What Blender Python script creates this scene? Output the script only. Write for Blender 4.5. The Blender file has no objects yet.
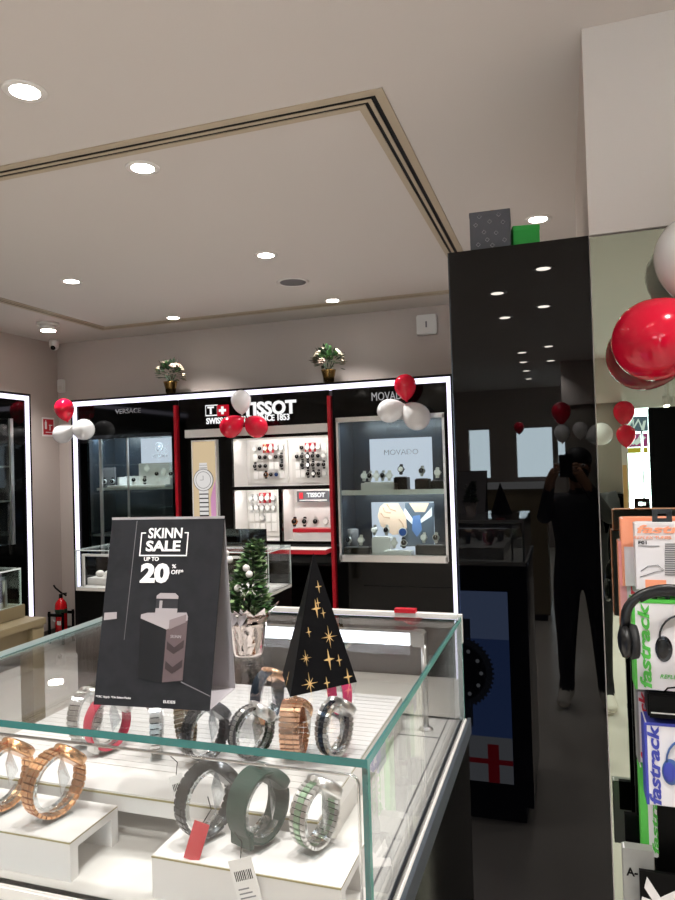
import bpy, bmesh, math, random
from mathutils import Vector, Matrix
random.seed(7)
C = bpy.context.scene.collection
SC = bpy.context.scene
PI = math.pi

# ------------------------------------------------------------------ camera
H = 1.5
FPX = 690.0
pitch, roll, yaw = math.radians(1.144), math.radians(-1.732), math.radians(18.25)
fw = Vector((-math.sin(yaw)*math.cos(pitch), math.cos(yaw)*math.cos(pitch), math.sin(pitch)))
rt0 = Vector((math.cos(yaw), math.sin(yaw), 0)); up0 = rt0.cross(fw)
rt = rt0*math.cos(roll) + up0*math.sin(roll)
up = -rt0*math.sin(roll) + up0*math.cos(roll)
cam = bpy.data.cameras.new('camera'); camo = bpy.data.objects.new('camera', cam); C.objects.link(camo)
camo.matrix_world = Matrix(((rt.x, up.x, -fw.x, 0), (rt.y, up.y, -fw.y, 0), (rt.z, up.z, -fw.z, H), (0, 0, 0, 1)))
cam.sensor_fit = 'VERTICAL'; cam.sensor_height = 36; cam.lens = FPX/900*36
cam.clip_start = 0.01; cam.clip_end = 100
SC.camera = camo

# ------------------------------------------------------------------ world, exposure
SC.view_settings.view_transform = 'Standard'; SC.view_settings.look = 'None'
SC.view_settings.exposure = 0.0; SC.view_settings.gamma = 1.0; SC.view_settings.use_curve_mapping = False
wd = bpy.data.worlds.new('mall_daylight'); SC.world = wd; wd.use_nodes = True
wd.node_tree.nodes['Background'].inputs[0].default_value = (0.80, 0.88, 1.0, 1)
wd.node_tree.nodes['Background'].inputs[1].default_value = 24.0
SPOT_W = 92.0
SC.cycles.max_bounces = 10; SC.cycles.diffuse_bounces = 5; SC.cycles.glossy_bounces = 6
SC.cycles.transparent_max_bounces = 40; SC.cycles.sample_clamp_indirect = 6.0
SC.cycles.caustics_reflective = False; SC.cycles.caustics_refractive = False

# ------------------------------------------------------------------ pixel of the photograph -> point of the place
def ray(x, y): return rt*((x-337.5)/FPX) + up*(-(y-450)/FPX) + fw
def on_y(x, y, Y): d = ray(x, y); return d*(Y/d.y) + Vector((0, 0, H))
def on_x(x, y, X): d = ray(x, y); return d*(X/d.x) + Vector((0, 0, H))
def on_z(x, y, z): d = ray(x, y); return d*((z-H)/d.z) + Vector((0, 0, H))
def rect_y(x0, y0, x1, y1, Y):
    ym, xm = (y0+y1)/2, (x0+x1)/2
    return on_y(x0, ym, Y).x, on_y(x1, ym, Y).x, on_y(xm, y1, Y).z, on_y(xm, y0, Y).z   # X0,X1,Z0,Z1

# ------------------------------------------------------------------ materials
def lin(h):
    h = h.lstrip('#'); v = [int(h[i:i+2], 16)/255 for i in (0, 2, 4)]
    return tuple(c/12.92 if c <= .04045 else ((c+.055)/1.055)**2.4 for c in v) + (1,)
def principled(name, col, rough=.5, metal=0, ior=1.45, bump=None, mottled=None, **kw):
    m = bpy.data.materials.new(name); m.use_nodes = True; nt = m.node_tree; b = nt.nodes['Principled BSDF']
    b.inputs['Base Color'].default_value = lin(col); b.inputs['Roughness'].default_value = rough
    b.inputs['Metallic'].default_value = metal; b.inputs['IOR'].default_value = ior
    for k, v in kw.items(): b.inputs[k.replace('_', ' ')].default_value = v
    if bump or mottled:
        tc = nt.nodes.new('ShaderNodeTexCoord'); n = nt.nodes.new('ShaderNodeTexNoise')
        nt.links.new(tc.outputs['Object'], n.inputs['Vector']); n.inputs['Scale'].default_value = (bump or mottled)[0]
        if bump:
            bp = nt.nodes.new('ShaderNodeBump'); bp.inputs['Strength'].default_value = bump[1]; bp.inputs['Distance'].default_value = .004
            nt.links.new(n.outputs['Fac'], bp.inputs['Height']); nt.links.new(bp.outputs['Normal'], b.inputs['Normal'])
        if mottled:
            r = nt.nodes.new('ShaderNodeValToRGB'); r.color_ramp.elements[0].color = lin(mottled[1]); r.color_ramp.elements[1].color = lin(col)
            r.color_ramp.elements[0].position = .35; r.color_ramp.elements[1].position = .62
            nt.links.new(n.outputs['Fac'], r.inputs['Fac']); nt.links.new(r.outputs['Color'], b.inputs['Base Color'])
    return m
def emit(name, col, s):
    m = bpy.data.materials.new(name); m.use_nodes = True; nt = m.node_tree; nt.nodes.clear()
    e = nt.nodes.new('ShaderNodeEmission'); e.inputs[0].default_value = lin(col); e.inputs[1].default_value = s
    o = nt.nodes.new('ShaderNodeOutputMaterial'); nt.links.new(e.outputs[0], o.inputs[0]); return m
def glass(name, tint, ior=1.45, rough=0.0, boost=0.0):
    m = bpy.data.materials.new(name); m.use_nodes = True; nt = m.node_tree; nt.nodes.clear()
    t = nt.nodes.new('ShaderNodeBsdfTransparent'); t.inputs[0].default_value = lin(tint)
    g = nt.nodes.new('ShaderNodeBsdfGlossy'); g.inputs['Roughness'].default_value = rough; g.inputs[0].default_value = (1, 1, 1, 1)
    f = nt.nodes.new('ShaderNodeFresnel'); ge = nt.nodes.new('ShaderNodeNewGeometry')
    mr = nt.nodes.new('ShaderNodeMapRange'); mr.inputs[3].default_value = ior; mr.inputs[4].default_value = 1/ior
    nt.links.new(ge.outputs['Backfacing'], mr.inputs[0]); nt.links.new(mr.outputs[0], f.inputs[0])
    mx = nt.nodes.new('ShaderNodeMixShader'); o = nt.nodes.new('ShaderNodeOutputMaterial')
    ad = nt.nodes.new('ShaderNodeMath'); ad.operation = 'ADD'; ad.inputs[1].default_value = boost; ad.use_clamp = True
    nt.links.new(f.outputs[0], ad.inputs[0]); nt.links.new(ad.outputs[0], mx.inputs[0])
    nt.links.new(t.outputs[0], mx.inputs[1]); nt.links.new(g.outputs[0], mx.inputs[2]); nt.links.new(mx.outputs[0], o.inputs[0])
    return m
def balloon_mat(name, col, trans, gl=.12):
    m = bpy.data.materials.new(name); m.use_nodes = True; nt = m.node_tree; nt.nodes.clear()
    d = nt.nodes.new('ShaderNodeBsdfDiffuse'); d.inputs[0].default_value = lin(col)
    tl = nt.nodes.new('ShaderNodeBsdfTranslucent'); tl.inputs[0].default_value = lin(col)
    tp = nt.nodes.new('ShaderNodeBsdfTransparent'); tp.inputs[0].default_value = lin(col)
    g = nt.nodes.new('ShaderNodeBsdfGlossy'); g.inputs['Roughness'].default_value = gl
    m1 = nt.nodes.new('ShaderNodeMixShader'); m1.inputs[0].default_value = .3
    m2 = nt.nodes.new('ShaderNodeMixShader'); m2.inputs[0].default_value = trans
    m3 = nt.nodes.new('ShaderNodeMixShader'); f = nt.nodes.new('ShaderNodeFresnel'); f.inputs[0].default_value = 1.5
    o = nt.nodes.new('ShaderNodeOutputMaterial'); L = nt.links.new
    L(d.outputs[0], m1.inputs[1]); L(tl.outputs[0], m1.inputs[2]); L(m1.outputs[0], m2.inputs[1]); L(tp.outputs[0], m2.inputs[2])
    L(f.outputs[0], m3.inputs[0]); L(m2.outputs[0], m3.inputs[1]); L(g.outputs[0], m3.inputs[2]); L(m3.outputs[0], o.inputs[0])
    return m

M = {}
M['ceiling'] = principled('ceiling_paint', '#cbc5c1', .9, bump=(180, .08))
M['wall'] = principled('taupe_wall_paint', '#b5a9a2', .85, bump=(120, .1))
M['white_wall'] = principled('pale_wall_paint', '#c9c0ba', .85, bump=(140, .12))
M['floor'] = principled('polished_floor_tile', '#cdc6bd', .25, mottled=(1.5, '#c5beb5'))
M['skirting'] = principled('dark_skirting', '#3b3632', .4)
M['black_gloss'] = principled('black_lacquer', '#030303', .06, ior=1.45, Specular_IOR_Level=.22)
M['black_mirror'] = principled('black_glass_cladding', '#020203', .012, ior=1.46, bump=(2.2, .010), Specular_IOR_Level=.36)
M['black'] = principled('black_satin', '#050505', .4, ior=1.45, Specular_IOR_Level=.12)
M['black_card'] = principled('black_card', '#08080a', .6, Specular_IOR_Level=.1)
M['dark_card'] = principled('charcoal_card', '#2a2a2d', .6, mottled=(60, '#252528'), Specular_IOR_Level=.15)
M['mid_grey_card'] = principled('grey_card', '#6c6a6d', .55)
M['pale_card'] = principled('pale_grey_card', '#b7b2b6', .6)
M['red'] = principled('signal_red', '#b01022', .35)
M['deep_red'] = principled('dark_red_trim', '#9a0d1c', .3)
M['white'] = principled('white_lacquer', '#dad7d4', .3)
M['white_card'] = principled('white_card', '#e2dfdc', .6)
M['ivory'] = principled('ivory_laminate', '#cfccc7', .35)
M['olive_edge'] = principled('olive_board_edge', '#8d8250', .5)
M['tan'] = principled('tan_laminate', '#75694f', .45, mottled=(9, '#6e624a'))
M['silver'] = principled('brushed_steel', '#d9d8d6', .28, 1)
M['chrome'] = principled('polished_chrome', '#dadada', .08, 1)
M['steel_dark'] = principled('gunmetal', '#4a4d52', .25, 1)
M['gold'] = principled('yellow_gold', '#e3ad7c', .26, 1)
M['rose_gold'] = principled('rose_gold', '#ecbb98', .26, 1)
M['champagne'] = principled('champagne_steel', '#b9a98c', .22, 1)
M['gap_gold'] = principled('dark_gold', '#7a5636', .35, 1)
M['green_steel'] = principled('pale_green_steel', '#9dbb9d', .3, .8)
M['blue_metal'] = principled('navy_steel', '#26384e', .25, .8)
M['green_strap'] = principled('dark_green_leather', '#0c2e25', .5)
M['red_strap'] = principled('raspberry_strap', '#c22546', .45)
M['pink_strap'] = principled('pink_strap', '#d63d70', .45)
M['blue_strap'] = principled('navy_leather', '#1d3a52', .5)
M['grey_strap'] = principled('grey_strap', '#5d5a60', .5)
M['black_strap'] = principled('black_strap', '#121316', .45)
M['teal_dial'] = principled('teal_dial', '#1d5150', .2)
M['white_dial'] = principled('white_dial', '#eceae6', .25)
M['black_dial'] = principled('black_dial', '#101114', .2)
M['blue_dial'] = principled('blue_dial', '#1c3c70', .2)
M['glass'] = glass('clear_glass', '#f4faf8', 1.45)
M['glass_case'] = glass('showcase_glass', '#fcfdfd', 1.48)
M['acrylic'] = glass('clear_acrylic', '#f2f5f5', 1.5, .04, .03)
M['film'] = glass('plastic_film', '#e8ecee', 1.5, .2, .25)
M['glass_edge'] = principled('green_glass_edge', '#236a68', .12, 0, 1.6)
M['pale_lit_edge'] = principled('pale_lit_glass_edge', '#dbe6e6', .15)  # on the showcase, bright light passing through the glass edge is put into this colour
M['lit_green_edge'] = principled('lit_green_glass_edge', '#6fa79d', .12)  # same glass as the green edge, lightened to paint light on the right side
M['mirror'] = principled('mirror_silver', '#b4bdb0', .0, 1)
M['seal'] = principled('clear_sealant', '#cfd3d2', .2)
M['lamp'] = emit('downlight_diffuser', '#fff6ea', 45)
M['frame_led'] = emit('frame_light', '#efe9ff', 1.9)
M['lit_letter'] = emit('backlit_letter', '#ffffff', 1.0)
M['dim_letter'] = emit('dim_backlit_letter', '#d8d6d8', .45)
M['led'] = emit('led_strip', '#f2f6ff', 4.2)
M['cool_led'] = emit('cool_led_tube', '#dfe9ff', 2.5)
M['warm_led'] = emit('warm_led_tube', '#fff4e6', 3)
M['screen_white'] = emit('lit_card_white', '#dfe4f6', .86)
M['cabinet_blue'] = principled('slate_cabinet_back', '#20262e', .3)
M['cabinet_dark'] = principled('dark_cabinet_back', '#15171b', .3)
M['beige'] = principled('poster_beige', '#e3c796', .5)
M['pink'] = principled('poster_pink', '#d79ccb', .5)
M['skin'] = principled('skin', '#b98a6c', .55)
M['poster_skin'] = principled('poster_skin_tone', '#d8b79f', .5)
M['suit'] = principled('poster_suit_grey', '#4a5460', .6)
M['tie'] = principled('poster_tie_blue', '#5a78a8', .5)
M['poster_blue'] = principled('poster_blue', '#3f5f96', .4)
M['poster_navy'] = principled('poster_navy', '#1f3155', .4)
M['gold_ink'] = principled('gold_foil', '#d3b077', .35, .3)
M['leaf'] = principled('leaf_green', '#3c6232', .6)
M['leaf_dark'] = principled('dark_leaf', '#1d2f1c', .6)
M['leaf_pale'] = principled('pale_leaf', '#7f9a68', .6)
M['petal'] = principled('cream_petals', '#8f8573', .7)
M['petal_pink'] = principled('blush_petals', '#7d6a5e', .7)
M['foil'] = principled('silver_foil', '#e8dcd8', .12, 1, bump=(45, .6))
M['red_balloon'] = balloon_mat('red_latex', '#e8143a', .10)
M['white_balloon'] = balloon_mat('white_latex', '#fffdfc', .08)
M['ext_red'] = principled('extinguisher_red', '#c8141c', .25)
M['green_box'] = principled('bright_green_paper', '#1d9a34', .6)
M['dark_box'] = principled('dark_gift_paper', '#454449', .6)
M['fast_green'] = principled('carton_green', '#52b948', .5)
M['fast_blue'] = principled('carton_blue', '#3c45a5', .5)
M['fast_orange'] = principled('carton_orange', '#f2a07c', .5)
M['fast_red'] = principled('carton_red', '#e24450', .5)
M['carton'] = principled('carton_white', '#e2e0e2', .5)
M['carton_grey'] = principled('carton_grey', '#8c8c86', .5)
M['plastic_black'] = principled('black_plastic', '#161617', .3)
M['pad_black'] = principled('ear_pad', '#1b1b1c', .6)
M['ink_grey'] = principled('grey_ink', '#77777b', .5)
M['sale_white'] = principled('white_print', '#f4f2f2', .5)
M['bottle_dark'] = principled('print_dark', '#101014', .4)
M['bottle_pink'] = principled('print_mauve', '#5f5052', .4)
M['bottle_pale'] = principled('print_pale', '#a39b9d', .4)
M['wood'] = principled('light_wood', '#b9935c', .5)
M['grey_sign'] = emit('lit_shop_sign_grey', '#7d8ea3', .9)
M['pink_sign'] = emit('lit_shop_sign_pink', '#e05aa8', .9)
M['yellow_sign'] = emit('lit_shop_sign_yellow', '#f7d64a', 1.0)
M['white_sign'] = emit('lit_shop_letter', '#ffffff', 1.4)
M['jacket'] = principled('black_jacket', '#121214', .7, bump=(30, .3))
M['trouser'] = principled('black_trousers', '#0f0f11', .8)
M['shoe'] = principled('white_shoe', '#e4ded4', .6)
M['hair'] = principled('black_hair', '#0d0b0a', .6)
M['carpet'] = principled('dark_mat', '#4a443d', .9)

# ------------------------------------------------------------------ mesh builder
class MB:
    def __init__(s, *mats): s.bm = bmesh.new(); s.mats = list(mats)
    def mi(s, m):
        if m is None: return 0
        if m not in s.mats: s.mats.append(m)
        return s.mats.index(m)
    def _fin(s, verts, m, T, smooth=False):
        if T is not None:
            for v in verts: v.co = T @ v.co
        i = s.mi(m); fs = set(f for v in verts for f in v.link_faces)
        for f in fs: f.material_index = i; f.smooth = smooth
        return s
    def box(s, x0, x1, y0, y1, z0, z1, m=None, T=None, bev=0):
        vs = bmesh.ops.create_cube(s.bm, size=1)['verts']
        for v in vs:
            v.co = Vector(((x0+x1)/2 + v.co.x*(x1-x0), (y0+y1)/2 + v.co.y*(y1-y0), (z0+z1)/2 + v.co.z*(z1-z0)))
        if bev:
            es = list(set(e for v in vs for e in v.link_edges))
            r = bmesh.ops.bevel(s.bm, geom=es, offset=bev, segments=2, affect='EDGES')
            vs = list(set(r['verts']) | set(v for v in vs if v.is_valid))
        return s._fin(vs, m, T, False)
    def cyl(s, a, b, r, m=None, seg=16, r2=None, T=None, smooth=True):
        a, b = Vector(a), Vector(b); d = b-a
        vs = bmesh.ops.create_cone(s.bm, cap_ends=True, segments=seg, radius1=r, radius2=r if r2 is None else r2, depth=d.length)['verts']
        R = d.to_track_quat('Z', 'Y').to_matrix().to_4x4(); R.translation = (a+b)/2
        for v in vs: v.co = R @ v.co
        s._fin(vs, m, T, smooth)
        for f in set(f for v in vs for f in v.link_faces):
            if len(f.verts) > 4: f.smooth = False
        return s
    def sph(s, c, r, m=None, sc=(1, 1, 1), seg=16, T=None, R=None):
        vs = bmesh.ops.create_uvsphere(s.bm, u_segments=seg, v_segments=max(6, seg*2//3), radius=r)['verts']
        for v in vs:
            p = Vector((v.co.x*sc[0], v.co.y*sc[1], v.co.z*sc[2]))
            if R is not None: p = R @ p
            v.co = p + Vector(c)
        return s._fin(vs, m, T, True)
    def tube(s, pts, r, m=None, seg=8, closed=False, T=None, flat=None):
        pts = [Vector(p) for p in pts]; n = len(pts); rings = []
        prev = None
        for i, p in enumerate(pts):
            if closed: t = pts[(i+1) % n]-pts[i-1]
            else: t = pts[min(i+1, n-1)]-pts[max(i-1, 0)]
            t.normalize()
            if prev is None:
                a = Vector((0, 0, 1)) if abs(t.z) < .9 else Vector((1, 0, 0)); u = t.cross(a).normalized()
            else: u = (prev - t*prev.dot(t)).normalized()
            prev = u; w = t.cross(u); rr = r[i] if isinstance(r, (list, tuple)) else r
            rings.append([s.bm.verts.new(p + u*math.cos(2*PI*k/seg)*rr + w*math.sin(2*PI*k/seg)*rr*(flat or 1)) for k in range(seg)])
        i0 = s.mi(m)
        for i in range(n if closed else n-1):
            A, B = rings[i], rings[(i+1) % n]
            for k in range(seg):
                f = s.bm.faces.new((A[k], A[(k+1) % seg], B[(k+1) % seg], B[k])); f.material_index = i0; f.smooth = True
        if not closed:
            for rg, rev in ((rings[0], True), (rings[-1], False)):
                f = s.bm.faces.new(rg[::-1] if rev else rg); f.material_index = i0
        if T is not None:
            for rg in rings:
                for v in rg: v.co = T @ v.co
        return s
    def lathe(s, prof, m=None, seg=24, c=(0, 0, 0), R=None, T=None, smooth=True, cap=True):
        rings = []; c = Vector(c)
        for r, z in prof:
            ring = []
            for k in range(seg):
                p = Vector((r*math.cos(2*PI*k/seg), r*math.sin(2*PI*k/seg), z))
                if R is not None: p = R @ p
                ring.append(s.bm.verts.new(p + c))
            rings.append(ring)
        i0 = s.mi(m); fs = []
        for A, B in zip(rings, rings[1:]):
            for k in range(seg): fs.append(s.bm.faces.new((A[k], A[(k+1) % seg], B[(k+1) % seg], B[k])))
        for f in fs: f.material_index = i0; f.smooth = smooth
        if cap:
            for rg, rev in ((rings[0], True), (rings[-1], False)):
                f = s.bm.faces.new(rg[::-1] if rev else rg); f.material_index = i0
        if T is not None:
            for rg in rings:
                for v in rg: v.co = T @ v.co
        return s
    def prism(s, poly, d, m=None, T=None):
        """poly: 3D points of a flat outline, d: thickness vector"""
        d = Vector(d); A = [s.bm.verts.new(Vector(p)) for p in poly]; B = [s.bm.verts.new(Vector(p)+d) for p in poly]
        i0 = s.mi(m); n = len(poly)
        fs = [s.bm.faces.new(A[::-1]), s.bm.faces.new(B)] + [s.bm.faces.new((A[k], A[(k+1) % n], B[(k+1) % n], B[k])) for k in range(n)]
        for f in fs: f.material_index = i0
        if T is not None:
            for v in A+B: v.co = T @ v.co
        return s
    def pane(s, x0, x1, y0, y1, z0, z1, mg, me, sides=None):
        """a glass sheet: the two largest faces clear, the narrow edges edge-coloured"""
        dims = (x1-x0, y1-y0, z1-z0); ax = dims.index(min(dims))
        n0 = set(s.bm.faces); s.box(x0, x1, y0, y1, z0, z1, mg); ie = s.mi(me)
        for f in set(s.bm.faces)-n0:
            f.normal_update()
            if abs(f.normal[ax]) < .5:
                f.material_index = ie
                if sides:
                    f.material_index = s.mi(sides[0] if f.normal.x > .5 else sides[1] if (f.normal.x < -.5 or f.normal.y > .5) else me)
        return s
    def build(s, name, parent=None, world=True, label=None, recalc=True):
        if recalc: bmesh.ops.recalc_face_normals(s.bm, faces=s.bm.faces)
        me = bpy.data.meshes.new(name); s.bm.to_mesh(me); s.bm.free()
        for m in s.mats: me.materials.append(m if not isinstance(m, str) else M[m])
        return link(name, me, parent, world, label)
WL = {}
def link(name, data, parent=None, world=True, label=None):
    o = bpy.data.objects.new(name, data); C.objects.link(o)
    if parent is not None:
        o.parent = parent
        if world: o.location = -WL.get(parent.name, Vector((0, 0, 0)))
        WL[o.name] = Vector((0, 0, 0))
    else: WL[o.name] = Vector((0, 0, 0))
    if label: o['label'] = label
    return o
def tag(o, label, cat, group=None, kind=None):
    o['label'] = label; o['category'] = cat
    if group: o['group'] = group
    if kind: o['kind'] = kind
    return o
def thing(name, label, cat, loc=(0, 0, 0), rotz=0, group=None):
    o = bpy.data.objects.new(name, None); C.objects.link(o); o.location = loc; o.rotation_euler = (0, 0, rotz)
    o.empty_display_size = .02
    WL[o.name] = Vector(loc); return tag(o, label, cat, group)
def struct(o, label=None, cat=None):
    o['kind'] = 'structure'
    if label: o['label'] = label
    if cat: o['category'] = cat
    return o
_tc = {}
def text_mesh(body, bold=0.0, shear=0.0, space=1.0):
    key = (body, bold, shear, space)
    if key not in _tc:
        cu = bpy.data.curves.new('lettering', 'FONT'); cu.body = body; cu.offset = bold; cu.shear = shear; cu.space_character = space
        cu.extrude = .5; cu.resolution_u = 3
        ob = bpy.data.objects.new('lettering', cu); C.objects.link(ob)
        dg = bpy.context.evaluated_depsgraph_get(); me = bpy.data.meshes.new_from_object(ob.evaluated_get(dg))
        pts = [tuple(v.co) for v in me.vertices]; fs = [tuple(p.vertices) for p in me.polygons]
        bpy.data.objects.remove(ob); bpy.data.curves.remove(cu); bpy.data.meshes.remove(me)
        xs = [p[0] for p in pts]; ys = [p[1] for p in pts]
        _tc[key] = (pts, fs, min(xs), max(xs), min(ys), max(ys))
    return _tc[key]
def add_text(mb, body, c, r, u, w, h, m, th=.002, bold=0.0, shear=0.0, space=1.0):
    """lettering centred on c, reading along r, upright along u, w x h metres, th thick"""
    pts, fs, x0, x1, y0, y1 = text_mesh(body, bold, shear, space)
    c, r, u = Vector(c), Vector(r).normalized(), Vector(u).normalized(); n = r.cross(u)
    vs = [mb.bm.verts.new(c + r*((p[0]-x0)/(x1-x0)-.5)*w + u*((p[1]-y0)/(y1-y0)-.5)*h + n*(p[2]*th)) for p in pts]
    i = mb.mi(m)
    for f in fs:
        try:
            q = mb.bm.faces.new([vs[k] for k in f]); q.material_index = i
        except ValueError: pass
    return mb
XR, ZU, YF = Vector((1, 0, 0)), Vector((0, 0, 1)), Vector((0, 1, 0))

# ================================================================== THE ROOM
ZC = 2.683; YB = 5.227; XL = -4.42; XR_ = 3.4; YS = -8.0
o = MB('floor').box(XL-.1, XR_+.1, YS-4, YB+.1, -.1, 0, M['floor']).build('floor'); struct(o)
o = MB().box(XL-.1, XR_+.1, YS-.2, YB+.1, ZC, ZC+.1, M['ceiling']).build('ceiling'); struct(o)
struct(MB().box(XL-.1, XR_+.1, YB, YB+.1, 0, ZC, M['wall']).build('wall_back'))
struct(MB().box(XL-.1, XL, YS, YB, 0, ZC, M['wall']).build('wall_left'))
struct(MB().box(XR_, XR_+.1, YS, YB, 0, ZC, M['white_wall']).build('wall_right'))
struct(MB().box(XL, XL+.015, YS, YB, 0, .1, M['skirting']).build('baseboard_left'))
struct(MB().box(XL+.015, XR_, YB-.015, YB, 0, .1, M['skirting']).build('baseboard_back'))
# pillar with the mirror, right of the black column
YP = 2.035
PX0 = .083
struct(MB().box(PX0, 1.2, YP-.02, 3.35, 2.108, ZC, M['white_wall']).box(PX0, 1.2, YP, 3.35, 0, 2.108, M['white_wall']).build('wall_pillar'))
mt = tag(MB().box(PX0+.002, 1.2, YP-.012, YP-.001, .06, 2.104, M['mirror']).build('wall_mirror'),
         'tall greenish wall mirror covering the pillar right of the black column', 'mirror')
# storefront behind the photographer, seen in the mirror and the black column
def front_wall():
    zs = 2.25
    ops = [(-1.58, -1.23), (-.78, -.20), (-.11, .13), (.96, 3.2)]
    mb = MB(); x = XL
    for a, b in ops:
        mb.box(x, a, YS-.12, YS, 0, zs, M['white_wall']); x = b
    mb.box(x, XR_, YS-.12, YS, 0, zs, M['white_wall']); mb.box(XL, XR_, YS-.12, YS, zs, ZC, M['white_wall'])
    for a, b in ops[:3]: mb.box(a, b, YS-.12, YS, 0, 1.18, M['white_wall']).box(a, b, YS-.12, YS, 2.01, zs, M['white_wall'])
    struct(mb.build('wall_front'))
    for i, (a, b) in enumerate(ops):
        w = MB().pane(a, b, YS-.07, YS-.06, 1.18 if i < 3 else 0, 2.01 if i < 3 else zs, M['glass'], M['glass_edge']).build('window_%d' % (i+1)); struct(w)
front_wall()
pl = MB().box(.0, .645, -5.3, -4.93, 0, 2.14, principled('grey_pillar_paint', '#8f8a81', .8)).box(-.02, .665, -5.32, -4.91, 2.14, ZC, M['white_wall']).build('wall_partition'); struct(pl)

# ceiling slot diffuser: square ring
def slot_ring():
    x1, y0, x0, y1 = -.508, 2.10, -3.66, 4.88
    t = thing('ceiling_diffuser', 'long rectangular linear air diffuser with twin black slots in the ceiling', 'air diffuser', ((x0+x1)/2, (y0+y1)/2, ZC))
    def ring(mb, d0, d1, z0, z1, m):
        mb.box(x0+d0, x1-d0, y0+d0, y0+d1, z0, z1, m); mb.box(x0+d0, x1-d0, y1-d1, y1-d0, z0, z1, m)
        mb.box(x0+d0, x0+d1, y0+d1, y1-d1, z0, z1, m); mb.box(x1-d1, x1-d0, y0+d1, y1-d1, z0, z1, m); return mb
    tr = principled('diffuser_trim', '#b0a28d', .5)
    f = MB(); ring(f, 0, .032, ZC-.004, ZC, tr); ring(f, .050, .064, ZC-.004, ZC, tr); ring(f, .078, .104, ZC-.004, ZC, tr)
    f.build('frame', t)
    ring(MB(), .032, .050, ZC-.001, ZC, M['black']).build('slot', t)
    ring(MB(), .064, .078, ZC-.001, ZC, M['black']).build('slot', t)
slot_ring()
mbd = thing('ceiling_diffuser', 'straight linear air diffuser in the ceiling near the storefront', 'air diffuser', (1.9, -3.2, ZC))
Rm = Matrix.Translation((1.9, -3.2, ZC))
MB().box(-.05, .05, -1.6, 1.6, -.006, 0, M['white'], T=Rm).build('frame', mbd); MB().box(-.03, .03, -1.58, 1.58, -.008, -.005, M['black'], T=Rm).build('slot', mbd)

# downlights
def spot(loc, e, ang=110, blend=.8, r=.03, col=(1, .97, .94), aim=(0, 0, -1)):
    l = bpy.data.lights.new('downlight_lamp', 'SPOT'); l.energy = e; l.spot_size = math.radians(ang); l.spot_blend = blend
    l.shadow_soft_size = r; l.color = col
    o = bpy.data.objects.new('downlight_lamp', l); C.objects.link(o); o.location = loc
    o.rotation_euler = Vector(aim).to_track_quat('-Z', 'Y').to_euler(); return o
def downlight(x, y, label, group=None, e=None, warm=False):
    t = thing('ceiling_downlight', label, 'ceiling light', (x, y, ZC), 0, group)
    MB().lathe([(.045, -.004), (.063, -.004), (.066, -.001), (.066, 0), (.045, 0), (.045, -.004)], M['white'], 28, cap=False).build('trim_ring', t, world=False)
    MB().lathe([(.001, -.003), (.044, -.003), (.044, -.001), (.001, -.001)], M['lamp'], 24).build('diffuser', t, world=False)
    s = spot((x, y, ZC-.02), e or SPOT_W); s.parent = t; s.location = (0, 0, -.02)
    return t
downlight(-1.549, 1.715, 'round recessed ceiling light outside the diffuser ring, largest in view')
downlight(-1.533, 2.318, 'round recessed ceiling light just inside the near edge of the diffuser ring')
downlight(-1.555, 3.54, 'round recessed ceiling light beside the round ceiling speaker')
downlight(-2.872, 3.54, 'round recessed ceiling light near the left side of the diffuser ring')
downlight(-2.879, 4.72, 'small round ceiling light above the left flower pot')
downlight(-1.56, 4.72, 'small round ceiling light above the right flower pot')
downlight(-.088, 3.55, 'round recessed ceiling light behind the gift boxes on the column')
for i, (x, y) in enumerate([(.62, 1.25), (-.40, .46), (-.09, .60), (-.09, -.42), (-.42, -.95), (-.12, -1.55), (-.44, -1.85), (-.13, -3.6), (-.42, -3.9), (-.45, -4.7), (-.13, -4.75), (-.46, -5.6), (-.48, -6.6),
                            (1.3, .5), (1.3, -1.2), (1.3, -3.0), (2.6, .5), (2.6, -2.0), (2.4, -5.0), (-1.9, .4), (-3.2, .4), (-1.9, -1.6), (-3.2, -1.6), (-2.6, -4.0), (1.6, -6.2)]):
    downlight(x, y, 'round recessed ceiling light over the shop floor behind the viewer', 'ceiling lights behind the viewer', SPOT_W*(.55 if i in (1, 2) else 1))

t = thing('ceiling_speaker', 'round grey flush speaker grille in the ceiling', 'speaker', (-1.632, 4.135, ZC))
MB().lathe([(.085, -.004), (.1, -.006), (.105, 0), (.085, 0), (.085, -.004)], M['white'], 32, cap=False).build('trim_ring', t, world=False)
MB().lathe([(.001, -.004), (.084, -.004), (.084, 0), (.001, 0)], M['mid_grey_card'], 32).build('grille', t, world=False)
p = on_z(48, 323, ZC)
t = thing('surface_light', 'white drum-shaped surface light under the far left ceiling corner', 'ceiling light', (p.x, p.y, ZC))
MB().lathe([(.085, -.022), (.085, 0), (.02, 0)], M['white'], 28).build('base', t, world=False)
MB().lathe([(.06, -.06), (.062, -.022), (.02, -.022)], M['white'], 28).build('body', t, world=False)
MB().lathe([(.001, -.064), (.055, -.064), (.055, -.060), (.001, -.060)], M['lamp'], 24).build('diffuser', t, world=False)
sp = spot((0, 0, 0), SPOT_W, 120); sp.parent = t; sp.location = (0, 0, -.08)
p = on_y(54, 338, 5.05)
t = thing('dome_camera', 'white dome security camera hanging under the ceiling corner', 'security camera', (p.x, p.y, ZC))
MB().lathe([(.042, -.05), (.042, 0), (.02, 0), (.02, -.05)], M['white'], 24).build('base', t, world=False)
MB().sph((0, 0, -.058), .04, M['white'], (1, 1, .9)).build('housing', t, world=False)
MB().sph((.008, -.024, -.074), .022, M['black_gloss']).build('lens', t, world=False)
p = on_y(61, 386, YB-.03)
t = thing('motion_sensor', 'small white motion sensor box in the wall corner above balloons', 'motion sensor', (XL+.06, YB, p.z))
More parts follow.
